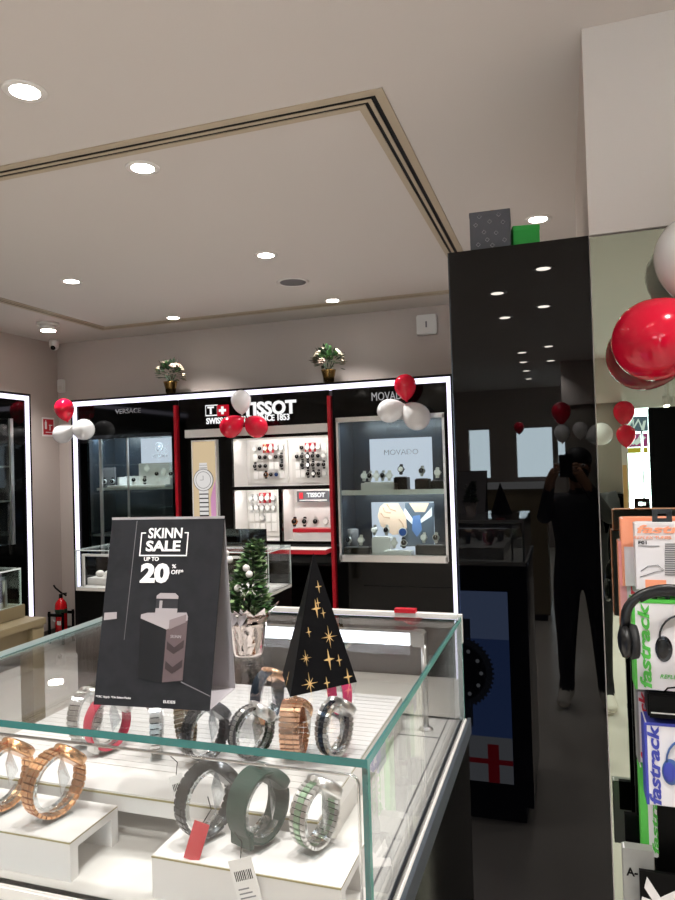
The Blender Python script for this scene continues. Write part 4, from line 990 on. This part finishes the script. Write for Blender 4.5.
for v in (.66, .76): spoly(pic, [(.655, v), (.72, v+.03), (.80, v-.01), (.80, v+.03), (.72, v+.065), (.655, v+.04)], principled('print_shadow_mauve', '#3a2e30', .4), .0010)
spoly(pic, [(.53, .43), (.545, .415), (.70, .415), (.72, .43), (.72, .515), (.53, .515)], principled('print_grey', '#2f2e32', .3), .0008)
spoly(pic, [(.53, .425), (.56, .410), (.69, .410), (.72, .425), (.72, .44), (.53, .44)], M['bottle_pale'], .0011)
spoly(pic, [(.53, .49), (.72, .49), (.72, .515), (.53, .515)], M['bottle_pale'], .0011)
spoly(pic, [(.56, .45), (.585, .45), (.585, .49), (.56, .49)], M['bottle_pale'], .0011)
spoly(pic, [(.02, .52), (.13, .515), (.135, .55), (.02, .56)], M['bottle_pale'], .0008)
spoly(pic, [(.232, .02), (.238, .02), (.222, .66), (.218, .66)], M['mid_grey_card'], .0007)
spoly(pic, [(.80, .86), (1.0, .925), (1.0, .930), (.80, .866)], M['mid_grey_card'], .0007)
add_text(pic, 'SKINN', S(.67, .635, .0012), ex, upv, W*.09, HF*.016, M['bottle_pale'], .0004)
pic.build('bottle_picture', t)

# black paper tree with gold stars
b0, b1 = on_z(290, 697, SZ), on_z(357, 682, SZ); ap = on_y(313, 553, b0.y+.035)
A = Vector((b0.x, b0.y, SZ)); B = Vector((b1.x, b1.y, SZ)); ap = Vector((ap.x, ap.y, ap.z))
d = (B-A); Lb = d.length; nb = Vector((-d.y, d.x, 0)).normalized()
cc_ = on_z(285, 680, SZ); D_ = Vector((A.x, A.y, 0)) 
Cc = A + nb*Lb*.62 - d*.10; Cc.z = SZ; Dd = B + nb*Lb*.62 - d*.10; Dd.z = SZ
Cc = Vector((cc_.x-.012, cc_.y+.02, SZ)); Dd = Cc + d
ctr = (A+B+Cc+Dd)/4; apx = on_y(313.5, 553, ctr.y)
t = thing('paper_tree', 'black paper pyramid tree with gold stars on the showcase', 'paper tree', (ctr.x, ctr.y, SZ))
mb = MB(M['black_card']); vs = [mb.bm.verts.new(v) for v in (A, B, Dd, Cc, apx)]
for f in ((0, 1, 4), (1, 2, 4), (2, 3, 4), (3, 0, 4), (3, 2, 1, 0)): mb.bm.faces.new([vs[i] for i in f])
mb.build('pyramid', t)
ux = d.normalized(); nf = d.cross(apx-A).normalized(); 
if nf.y > 0: nf = -nf
uz = nf.cross(ux); uz = uz if uz.z > 0 else -uz
def star(u, v, r, base=A, dv=d, nn=nf, ax=ux, az=uz, eight=False):
    c = base + dv*u*(1) + (apx-base)*v - dv*0 + nn*.0006; pts = []
    m = 16 if eight else 8
    for k in range(m):
        a = k*2*PI/m + PI/2
        if eight: rr = r if k % 4 == 0 else (r*.62 if k % 4 == 2 else r*.14)
        else: rr = r*(1 if k % 4 == 0 else .72) if k % 2 == 0 else r*.17
        pts.append(c + ax*math.cos(a)*rr*.85 + az*math.sin(a)*rr)
    MB().prism(pts, nn*.0004, M['gold_ink']).build('gold_star', t)
star(.16, .74, .0075); star(.18, .58, .011); star(.19, .62, .006); star(.30, .54, .006); star(.12, .42, .006); star(.45, .36, .013, eight=True)
star(.14, .24, .009, eight=True); star(.50, .20, .012); star(.66, .18, .007); star(.26, .06, .013, eight=True); star(.52, .04, .007); star(.84, .05, .010)
e2 = (Cc-A); n2_ = e2.cross(apx-A).normalized(); n2_ = n2_ if n2_.x < 0 else -n2_
star(.4, .06, .008, A, e2, n2_, e2.normalized(), n2_.cross(e2.normalized()) if n2_.cross(e2.normalized()).z > 0 else -n2_.cross(e2.normalized()))

# little christmas tree in foil
pp = on_z(242, 658, SZ); base = Vector((pp.x, pp.y+.02, SZ))
dep = (base-Vector((0, 0, H))).dot(fw)
k_ = dep/FPX
t = thing('mini_tree', 'little artificial evergreen tree in silver foil with white baubles', 'small tree', base)
def PX(n): return n*k_
hp = PX(40)
MB().lathe([(PX(14), 0), (PX(15), PX(3)), (PX(19), PX(30)), (PX(23), hp), (PX(20), hp-.002), (PX(12), PX(34))], M['foil'], 22).build('foil_pot', t, world=False)
mb = MB(); rnd = random.Random(11)
for i in range(12):
    a = i*PI/6+rnd.uniform(-.1, .1); c = Vector((math.cos(a)*PX(21), math.sin(a)*PX(21), hp)); o_ = Vector((math.cos(a), math.sin(a), .9))*PX(11); s_ = Vector((-math.sin(a), math.cos(a), 0))*PX(8)
    mb.prism([c-s_, c+s_, c+o_], Vector((0, 0, .001)), M['foil'])
mb.build('foil_frill', t, world=False)
MB().cyl((0, 0, PX(30)), (PX(10), 0, PX(112)), .002, M['leaf_dark'], 8).build('trunk', t, world=False)
mb = MB(); top = PX(112)
for i in range(900):
    h_ = rnd.random()**1.3; z = PX(40)+(top-PX(40))*h_; R_ = PX(20)*(1-h_)**.75+PX(2); a = rnd.uniform(0, 2*PI); rr = R_*rnd.uniform(.35, 1.0)
    c = Vector((math.cos(a)*rr + PX(13)*h_*h_, math.sin(a)*rr, z)); d_ = Vector((math.cos(a), math.sin(a), rnd.uniform(-.3, .9))).normalized(); L = d_*PX(rnd.uniform(6, 10)); w_ = d_.cross(Vector((rnd.uniform(-1, 1), rnd.uniform(-1, 1), 1))).normalized()*PX(2.2)
    mb.prism([c, c+L*.45+w_, c+L, c+L*.45-w_], Vector((0, 0, .0004)), M[rnd.choice(['leaf', 'leaf_dark', 'leaf', 'leaf_dark', 'leaf_pale'])])
mb.build('foliage', t, world=False)
for i, (x, y) in enumerate(((-15, 102), (-20, 90), (-11, 96), (7, 88), (-3, 68), (-17, 84), (10, 82))): MB().sph((PX(x), -PX(14), PX(y)), PX(3.6), M['white'], seg=12).build('bauble', t, world=False)
MB().prism([(-PX(18), -PX(23), PX(38)), (-PX(6), -PX(26), PX(48)), (PX(3), -PX(25), PX(40)), (-PX(7), -PX(25), PX(29))], (0, -.001, 0), M['pale_card']).prism([(PX(1), -PX(25), PX(38)), (PX(5), -PX(25), PX(50)), (PX(11), -PX(23), PX(42)), (PX(5), -PX(25), PX(32))], (0, -.001, 0), M['pale_card']).build('ribbon_bow', t, world=False)

# ================================================================== BLACK COLUMN
CX0, CX1 = -.306, PX0-.001
t = thing('black_column', 'tall glossy black clad display column beside the mirror', 'column', ((CX0+CX1)/2, YP+.15, 0))
MB().box(CX0, CX1, YP, YP+.34, .10, 2.113, M['black_mirror']).build('cladding', t)
MB().box(CX0+.01, CX1, YP+.012, YP+.33, 0, .10, M['black']).build('plinth', t)
MB().box(CX0-.004, CX0, YP, YP+.34, .1, 2.113, M['steel_dark']).build('edge_trim', t)
CT = 2.113
a = rect_y(468.5, 208, 509, 248, YP+.03)
t = thing('gift_box', 'dark grey patterned gift box on top of the column', 'gift box', ((a[0]+a[1])/2, YP+.1, CT)); w = (a[1]-a[0])/2; hb = .118
t.rotation_euler = (0, 0, .05)
MB().box(-w, w, -.065, .065, 0, hb, M['dark_box'], bev=.002).build('body', t, world=False)
MB().box(-w-.001, w+.001, -.066, .066, hb-.012, hb+.003, M['dark_box'], bev=.001).build('lid', t, world=False)
mb = MB(); rnd = random.Random(2)
for i, (u, v) in enumerate(((-.6, .2), (-.3, .5), (0, .75), (.3, .45), (.65, .7), (.7, .25), (-.7, .7), (.1, .15), (-.15, .3), (.45, .9), (-.5, .9))):
    c = Vector((u*w, -.0655, v*hb)); s = .006; mb.tube([c+Vector((s, 0, 0)), c+Vector((0, 0, s)), c-Vector((s, 0, 0)), c-Vector((0, 0, s))], .0006, M['pale_card'], 4, True)
mb.build('pattern', t, world=False)
pz2 = on_y(490, 205, YP+.14); b = thing('wooden_disc', 'pale wooden ring peeking over the dark gift box', 'ring', (pz2.x, YP+.19, CT))
MB().tube([(.03*math.cos(q*PI/12), 0, .142+.03*math.sin(q*PI/12)) for q in range(24)], .005, M['wood'], 8, True).build('ring', b, world=False); MB().box(-.02, .02, -.012, .012, 0, .110, M['wood']).build('stem', b, world=False)
a = rect_y(511, 218, 535, 245, YP+.1)
t = thing('gift_box', 'bright green gift box behind the dark one on the column', 'gift box', ((a[0]+a[1])/2, YP+.14, CT)); w = (a[1]-a[0])/2+.004
t.rotation_euler = (0, 0, .2)
MB().box(-w, w, -.05, .05, 0, .078, M['green_box'], bev=.002).build('body', t, world=False); MB().box(-w-.001, w+.001, -.051, .051, .066, .082, M['green_box'], bev=.001).build('lid', t, world=False)

# ================================================================== HEADPHONE RACK (right edge)
YR = 1.78; G_ = YR/1.285
def RY(x, y, Y=YR): return on_y(x, y, Y)
BY = YR+.16
t = thing('product_rack', 'black wire product rack at the right edge holding headphone cartons', 'rack', (.36, YR+.12, 0))
xl_ = on_y(634, 700, BY).x
for x in (xl_, xl_+.46): MB().box(x-.005, x+.005, BY, BY+.012, .03, RY(630, 555, BY).z, M['black']).build('upright', t)
MB().box(xl_, xl_+.46, YR-.02, BY+.02, .0, .03, M['black'], bev=.003).build('base', t)
for yy_ in (575, 640, 730, 820): z = RY(660, yy_, BY).z; MB().box(xl_-.006, xl_+.46, BY-.004, BY+.004, z-.006, z+.006, M['black']).build('crossbar', t)
pb_ = rect_y(656, 812, 800, 950, YR+.10)
MB().box(pb_[0], pb_[0]+.4, YR+.10, YR+.14, .35, pb_[3], M['black'], bev=.003).build('sign_panel', t)
pk = rect_y(641, 882, 800, 950, YR+.02)
MB().box(pk[0], pk[0]+.4, YR+.02, YR+.03, .35, pk[3], M['black']).build('lower_panel', t)
mb = MB(); add_text(mb, 'K', RY(662, 896, YR+.019), Vector((.25, 0, 1)), Vector((-1, 0, .25)), .08, .08, M['white'], .002, bold=.05); mb.build('lettering', t)
bb = rect_y(625, 815, 638, 846, BY-.02); MB().box(bb[0], bb[1], BY-.02, BY-.004, bb[2], bb[3], M['black']).build('bracket', t)
def carton(x0, y0, x1, y1, Y, dp, label, edge, kind):
    a = rect_y(x0, y0, x1, y1, Y); t = thing('headphone_carton' if kind == 'hp' else 'earphone_carton', label, 'carton', ((a[0]+a[1])/2, Y+dp/2, a[2]))
    X0, X1, Z0, Z1 = a
    MB().box(X0, X1, Y, Y+dp, Z0, Z1, M['carton'], bev=.002).build('body', t)
    e = M[edge]
    MB().box(X0-.0008, X0+.005, Y-.0008, Y+dp*.98, Z0+.001, Z1-.001, e).box(X0+.005, X1, Y-.0008, Y+dp*.98, Z1-.006, Z1+.0008, e).build('edge_band', t)
    return t, a
def vtext(t, a, Y, dx, h, m, f=.93): add_text(MB(), 'fastrack', (a[0]+dx, Y-.0015, (a[2]+a[3])/2), ZU, -XR, (a[3]-a[2])*f, h, M[m], .001, bold=.03, shear=.2).build('lettering', t)
t, a = carton(622, 518, 760, 588, YR+.07, .05, 'orange-edged carton hanging behind the white top-row carton', 'fast_orange', 'ear')
MB().box(a[0]+.002, a[1], YR+.068, YR+.0695, a[3]-.07, a[3]-.003, M['fast_orange']).build('print', t)
t, a = carton(636, 523, 745, 591, YR, .045, 'white and orange earphone carton in the top row of the rack', 'carton', 'ear')
x0, x1, z0, z1 = a; y = YR-.0015
tx = MB()
add_text(tx, 'fastrack', (x0+.088, y, z1-.014), XR, ZU, .168, .020, M['fast_orange'], .001, bold=.03, shear=.2)
add_text(tx, 'REFLEX', RY(643.5, 537.5, y), XR, ZU, .044, .007, M['fast_orange'], .001, shear=.2); add_text(tx, 'TUNES', RY(663, 537.5, y), XR, ZU, .036, .007, M['fast_orange'], .001, bold=.02)
add_text(tx, 'F01', RY(642.5, 542.5, y), XR, ZU, .018, .008, M['black'], .001, bold=.02); tx.build('lettering', t)
c0 = RY(640, 546, y); mb = MB().box(c0.x-.004, c0.x+.042, y, YR, c0.z-.0008, c0.z+.0008, M['ink_grey'])
for k in range(15): p = RY(665, 544+2.2*k, y); mb.box(p.x, p.x+.06-.008*(k % 3), y, YR, p.z-.001, p.z+.001, M['ink_grey'])
p = RY(650, 583, y); mb.box(p.x-.01, p.x+.035, y, YR, z0+.004, z0+.024, M['fast_orange'])
pts = [RY(*q2, y) for q2 in ((641, 571), (648, 566), (658, 565), (664, 570), (655, 572), (646, 575), (640, 577))]
mb.tube(pts, .0008, M['ink_grey'], 5); mb.build('print', t)
def hang_tab(t, x, yy_, wp, hp_):
    a = rect_y(x-wp, yy_-hp_, x+wp, yy_+hp_, YR+.02); w3 = (a[1]-a[0])*.28; h3 = (a[3]-a[2])*.34
    MB().box(a[0], a[1], YR+.02, YR+.023, a[2], a[2]+h3, M['plastic_black']).box(a[0], a[1], YR+.02, YR+.023, a[3]-h3, a[3], M['plastic_black']).box(a[0], a[0]+w3, YR+.02, YR+.023, a[2]+h3, a[3]-h3, M['plastic_black']).box(a[1]-w3, a[1], YR+.02, YR+.023, a[2]+h3, a[3]-h3, M['plastic_black']).build('hang_tab', t)
hang_tab(t, 662, 516, 10, 7)
t, a = carton(620, 541, 668, 640, YR+.085, .05, 'narrow white carton with red vertical lettering at the left of the rack', 'fast_orange', 'ear')
MB().box(a[0], a[0]+.016, YR+.0835, YR+.0845, a[2], a[3], principled('carton_pink', '#e9a3a6', .5)).build('print', t)
vtext(t, a, YR+.085, .028, .016, 'fast_red')
t, a = carton(634, 602, 748, 693, YR, .075, 'white headphone carton with green edges and green vertical lettering', 'fast_green', 'hp')
z1 = a[3]; vtext(t, a, YR, .023, .026, 'fast_green', .95)
add_text(MB(), 'REFLEX', RY(671, 677, YR-.0015), XR, ZU, .046, .009, M['fast_green'], .001, shear=.25).build('model_lettering', t)
def cup_picture(t, cx, cy, m, Y, dark):
    c = RY(cx, cy, Y); mb = MB(); arc = []; g = G_
    for k in range(13):
        a_ = PI*(1-k/12); arc.append((c.x+g*(.034+.036*math.cos(a_)), Y-.0015, c.z+g*(.012+.040*math.sin(a_))))
    mb.tube(arc, .005*g, m, 6, flat=.3); mb.sph((c.x+.004*g, Y-.0015, c.z-.006*g), .022*g, m, (.62, .12, 1), 16).sph((c.x+.002*g, Y-.0035, c.z-.006*g), .017*g, dark, (.6, .1, 1), 14).sph((c.x+.066*g, Y-.0015, c.z-.006*g), .022*g, m, (.62, .12, 1), 16)
    mb.build('headphone_picture', t)
cup_picture(t, 661, 645, M['steel_dark'], YR, M['plastic_black'])
hang_tab(t, 661, 598, 9, 4)
t, a = carton(646, 727, 760, 811, YR, .075, 'white headphone carton with blue edges and blue vertical lettering', 'fast_blue', 'hp')
vtext(t, a, YR, .018, .026, 'fast_blue', .97)
cup_picture(t, 668, 768, M['poster_blue'], YR, M['fast_blue'])
ca = rect_y(648, 694, 760, 725, YR-.01)
b = thing('headphone_case', 'black case lying between the green and blue headphone cartons', 'case', ((ca[0]+ca[1])/2, YR+.03, ca[2]))
MB().box(ca[0], ca[1], YR-.01, YR+.07, ca[2]+.006, ca[3]-.006, M['black'], bev=.004).build('body', b)
MB().box(ca[0]+.006, ca[1], YR-.012, YR-.009, ca[2]+.018, ca[2]+.021, M['silver']).build('trim', b)
xq, zq = ca[0], ca[3]-.007
MB().tube([(xq+.035, YR, zq), (xq+.045, YR, zq+.012), (xq+.075, YR, zq+.017), (xq+.12, YR, zq+.012), (xq+.13, YR, zq)], .002, M['black'], 6).build('handle', b)
t, a = carton(637, 690, 672, 764, YR+.09, .05, 'narrow white carton with red lettering behind the blue one', 'carton_grey', 'ear'); vtext(t, a, YR+.09, .016, .020, 'fast_red', .95)
t, a = carton(641, 768, 657, 857, YR+.085, .05, 'green and white carton low on the rack behind the blue one', 'fast_green', 'ear'); MB().box(a[0]+.005, a[0]+.016, YR+.0835, YR+.0845, a[2], a[3], M['fast_green']).build('print', t); vtext(t, a, YR+.085, .030, .014, 'fast_green', .9)
t, a = carton(624, 850, 655, 925, YR+.045, .03, 'grey carton with black letters at the bottom of the rack', 'carton_grey', 'ear')
MB().box(a[0], a[1], YR+.0435, YR+.0446, a[2], a[3], M['carton_grey']).build('print', t); add_text(MB(), 'A-', RY(632, 872, YR+.043), XR, ZU, .026, .020, M['black'], .001, bold=.03).build('lettering', t)
def headphones(c, rx, rz_, label, yaw=0, sink=.03):
    t = thing('headphones', label, 'headphones', c, yaw); k_ = 1.12
    pts = [(rx*math.cos(PI-k*PI/16), 0, rz_*math.sin(k*PI/16)) for k in range(17)]
    pts = [(-rx*1.02, 0, -sink)] + pts + [(rx*1.02, 0, -sink)]
    MB().tube(pts, .0065, M['plastic_black'], 8, flat=1.7).build('headband', t, world=False)
    MB().tube([(rx*.97*math.cos(PI-k*PI/12-.001), 0, rz_*.94*math.sin(k*PI/12)) for k in range(3, 10)], .007, M['pad_black'], 8, flat=1.6).build('band_cushion', t, world=False)
    for s in (-1, 1):
        MB().lathe([(.012*k_, -.012), (.026*k_, -.010), (.034*k_, 0), (.032*k_, .008), (.02, .014)], M['plastic_black'], 24, c=(s*rx*1.02, 0, -sink-.028), R=Vector((s, 0, 0)).to_track_quat('Z', 'Y').to_matrix()).build('ear_cup', t, world=False)
        MB().lathe([(.018, -.026), (.033*k_, -.024), (.036*k_, -.010), (.028, -.006)], M['pad_black'], 24, c=(s*rx*1.02, 0, -sink-.028), R=Vector((s, 0, 0)).to_track_quat('Z', 'Y').to_matrix()).build('ear_pad', t, world=False)
YH = YR-.07
cp = on_y(669, 618, YH); tp = on_y(669, 589, YH); cl = on_y(625, 618, YH); cc_ = on_y(625, 640, YH)
headphones((cp.x, YH, cp.z), cp.x-cl.x, tp.z-cp.z, 'black over-ear headphones hanging before the green headphone carton', .12, cp.z-cc_.z-.028)

# ================================================================== BEHIND THE VIEWER (seen in the mirror)
a0 = mir(648, 408, 5.0)
t = thing('display_board', 'large black free-standing display board mirrored at the right edge', 'display board', (a0.x+.45, a0.y, 0))
MB().box(a0.x, a0.x+.9, a0.y-.03, a0.y+.03, .12, a0.z, M['black_card'], bev=.004).build('board', t)
for x in (a0.x+.08, a0.x+.82): MB().box(x-.03, x+.03, a0.y-.2, a0.y+.2, 0, .12, M['black'], bev=.003).build('foot', t)
t = thing('black_cabinet', 'black floor cabinet in front of the grey pillar, seen in the mirror', 'cabinet', (.50, -4.7, 0))
MB().box(.42, .62, -4.85, -4.5, .05, 1.06, M['black'], bev=.004).build('body', t); MB().box(.43, .61, -4.84, -4.51, 0, .05, M['black_gloss']).build('plinth', t); MB().box(.43, .52, -4.502, -4.494, .08, 1.02, M['black_gloss']).box(.525, .61, -4.502, -4.494, .08, 1.02, M['black_gloss']).build('door', t)
a0 = mir(624.5, 465, 8.0)
t = thing('wooden_post', 'slim light wooden post mirrored beside the grey pillar', 'post', (a0.x, a0.y, 0))
MB().box(a0.x-.02, a0.x+.02, a0.y-.02, a0.y+.02, .02, a0.z, M['wood'], bev=.003).build('shaft', t); MB().box(a0.x-.08, a0.x+.08, a0.y-.08, a0.y+.08, 0, .02, M['wood']).build('foot', t)
def mall_sign(x0, y0, x1, y1, m, label, word=None, Yv=12.6):
    A_, B_ = mir(x0, (y0+y1)/2, Yv), mir(x1, (y0+y1)/2, Yv); zt_, zb2 = mir((x0+x1)/2, y0, Yv).z, mir((x0+x1)/2, y1, Yv).z
    t = thing('shop_sign', label, 'sign', ((A_.x+B_.x)/2, A_.y, zb2))
    MB().box(A_.x, B_.x, A_.y-.05, A_.y, zb2, zt_, m).build('panel', t)
    MB().cyl((A_.x+.1, A_.y-.03, 0), (A_.x+.1, A_.y-.03, zb2), .02, M['silver'], 10).cyl((B_.x-.1, A_.y-.03, 0), (B_.x-.1, A_.y-.03, zb2), .02, M['silver'], 10).build('support', t)
    if word:
        mb = MB(); c = mir(638.5, (y0+y1)/2, Yv-.02)
        pts = [Vector((c.x+dx, c.y, c.z+dz)) for dx, dz in word]; mb.tube(pts, .025, M['white_sign'], 6); mb.build('script_mark', t)
mall_sign(600, 417, 648, 432, M['grey_sign'], 'grey-blue lit shop sign with white script, mirrored beside red balloons', [(-.15, .0), (-.08, .08), (-.08, -.06), (0, .08), (.05, -.06), (.1, .06), (.06, -.1)])
mall_sign(600, 434, 648, 447.5, M['pink_sign'], 'pink lit shop sign mirrored below the grey-blue one', [(-.1, -.05), (0, .02), (.03, .08), (.1, .05), (.04, 0), (-.05, -.06)], 12.8)
mall_sign(600, 448, 648, 453.5, M['yellow_sign'], 'narrow yellow lit sign strip mirrored below the pink sign', None, 13.0)
# track lights near the storefront
for i, (x, y) in enumerate(((666, 401), (671, 403))):
    p = mir(x, y, 8.5); b = thing('track_spotlight', '%s small spotlight mirrored above the black board' % ORD[i], 'spotlight', (p.x, p.y, ZC), 0, 'spotlights above the board')
    MB().cyl((0, 0, -.02), (0, 0, p.z-ZC), .012, M['white'], 10).build('stem', b, world=False); MB().cyl((0, 0, p.z-ZC+.05), (0, .05, p.z-ZC-.06), .035, M['white'], 16).build('head', b, world=False); MB().cyl((0, .052, p.z-ZC-.062), (0, .056, p.z-ZC-.066), .03, M['lamp'], 16).build('lamp', b, world=False)

def mirc(x, y, Yv): p = on_y(x, y, Yv); return Vector((p.x, 2*YP-p.y, p.z))
for x, y, px, mat, nm in ((519, 427, 5, 'red_balloon', 'small red balloon by the wide back window'), (561, 411, 9, 'red_balloon', 'red balloon above the white ones by the narrow back window'), (562, 432, 7.5, 'white_balloon', 'left white balloon by the narrow back window'), (580, 429, 7, 'white_balloon', 'right white balloon by the narrow back window')):
    balloon(mirc(x, y, 8.4), px*8.2/FPX, mat, nm+', mirrored in the column', (0, 0, 1), 'balloons near the storefront')
c0, c1 = mirc(487, 484, 6.6), mirc(546, 484, 6.6)
t = thing('display_counter', 'pale display counter with white top mirrored low in the black column', 'counter', ((c0.x+c1.x)/2, c0.y, 0))
MB().box(c0.x, c1.x, c0.y-.45, c0.y, .06, c0.z-.05, M['tan'], bev=.004).build('body', t); MB().box(c0.x-.03, c1.x+.03, c0.y-.48, c0.y+.03, c0.z-.05, c0.z, M['white_sign']).build('lit_top', t); MB().box(c0.x+.03, c1.x-.03, c0.y-.42, c0.y-.03, 0, .06, M['black']).build('plinth', t)
# the photographer
def person():
    fx, fy, q_ = .07, -.36, .885
    J = {}; E = []; Rr = {}
    def j(n, x, y, z, r, par=None, r2=None, ab=False):
        J[n] = len(J); Rr[n] = (Vector((x, y, z)) if ab else Vector((fx+x, fy+y, z*q_)), r, r2 or r)
        if par: E.append((J[par], J[n]))
    j('pelvis', 0, 0, .93, .15, None, .11); j('waist', 0, .0, 1.08, .14, 'pelvis', .10); j('chest', 0, .0, 1.28, .16, 'waist', .11); j('neckb', 0, -.01, 1.43, .066, 'chest'); j('neck', 0, .0, 1.49, .052, 'neckb')
    j('jaw', 0, .02, 1.56, .062, 'neck', .072); j('brow', 0, .015, 1.64, .072, 'jaw', .086); j('crown', 0, .005, 1.71, .046, 'brow', .056)
    for s, n in ((-1, 'l'), (1, 'r')):
        j('sh'+n, s*.165, 0, 1.39, .062, 'chest'); j('el'+n, fx-.02+s*.19, -.26, 1.12, .045, 'sh'+n, None, True); j('wr'+n, s*.085, -.105, 1.375, .030, 'el'+n, None, True); j('palm'+n, s*.052, -.062, 1.435, .024, 'wr'+n, .03, True)
        j('hip'+n, s*.09, 0, .86, .095, 'pelvis'); j('kn'+n, s*.10, .01, .49, .064, 'hip'+n); j('an'+n, s*.11, -.01, .11, .044, 'kn'+n); j('heel'+n, s*.115, -.03, .052, .042, 'an'+n, .04); j('toe'+n, s*.135, .15, .042, .042, 'an'+n, .03)
    me = bpy.data.meshes.new('person'); me.from_pydata([v[0] for v in Rr.values()], E, []); o = bpy.data.objects.new('person', me); C.objects.link(o)
    sk = o.modifiers.new('skin', 'SKIN'); sk.use_smooth_shade = True
    for v, k in zip(me.skin_vertices[0].data, Rr.values()): v.radius = (k[1], k[2])
    me.skin_vertices[0].data[0].use_root = True
    sb = o.modifiers.new('sub', 'SUBSURF'); sb.levels = 2; sb.render_levels = 2
    dg = bpy.context.evaluated_depsgraph_get(); m2 = bpy.data.meshes.new_from_object(o.evaluated_get(dg)); bpy.data.objects.remove(o)
    bm = bmesh.new(); bm.from_mesh(m2)
    mats = ['jacket', 'trouser', 'shoe', 'skin']
    wl, wr_ = Rr['wrl'][0], Rr['wrr'][0]
    for f in bm.faces:
        c = f.calc_center_median(); f.smooth = True
        f.material_index = 0 if c.z > .80 else 1
        if c.z < .105: f.material_index = 2
        if c.z > 1.475*q_ and abs(c.x-fx) < .13 and c.y < fy+.13: f.material_index = 3
        if c.y > -.115: f.material_index = 3
    mb = MB(*[M[k] for k in mats]); mb.bm.free(); mb.bm = bm
    # fingers curled around the phone, thumbs on its near face
    for s, n in ((-1, 'l'), (1, 'r')):
        p = Rr['palm'+n][0]
        for k in range(4):
            z0 = p.z+.022-.015*k; L = (.030, .034, .031, .025)[k]
            mb.tube([(p.x, p.y, z0), (p.x+s*.008, p.y+.022, z0), (p.x-s*.004, p.y+.022+L*.5, z0), (p.x-s*.018, p.y+.026+L*.4, z0)], [.009, .0085, .008, .006], M['skin'], 8)
        mb.tube([(p.x, p.y-.01, p.z-.015), (p.x-s*.010, p.y+.012, p.z+.010), (p.x-s*.022, p.y+.026, p.z+.026)], [.010, .009, .007], M['skin'], 8)
    # ears and nose
    for s in (-1, 1): mb.sph((fx+s*.07, fy+.01, 1.615*q_), .02, M['skin'], (.4, .8, 1.2), 10)
    mb.sph((fx, fy+.104, 1.605*q_), .015, M['skin'], (.8, 1.1, 1.2), 10)
    for s in (-1, 1): mb.sph((fx+s*.028, fy+.086, 1.635*q_), .012, M['white'], (1.2, .6, .8), 10).sph((fx+s*.028, fy+.093, 1.635*q_), .006, M['black'], (1, .5, 1), 8)
    body = mb.build('person'); tag(body, 'person in black jacket and white sneakers holding up a phone', 'person')
    h = MB().sph((fx, fy-.005, 1.675*q_), .09, M['hair'], (.92, 1.05, .85), 20).sph((fx, fy-.045, 1.62*q_), .076, M['hair'], (.95, .75, 1.1), 16); h.build('hair', body)
    MB().sph((fx, fy+.06, 1.575*q_), .058, M['black'], (1.02, .8, .85), 18).build('face_mask', body)
    ph = thing('mobile_phone', 'mobile phone held up by the person in black', 'phone', (0, -.022, 1.465))
    MB().box(-.036, .036, -.026, -.018, 1.385, 1.513, M['plastic_black'], bev=.003).build('body', ph); MB().box(-.033, .033, -.0268, -.0258, 1.391, 1.508, M['black_gloss']).build('screen', ph)
person()
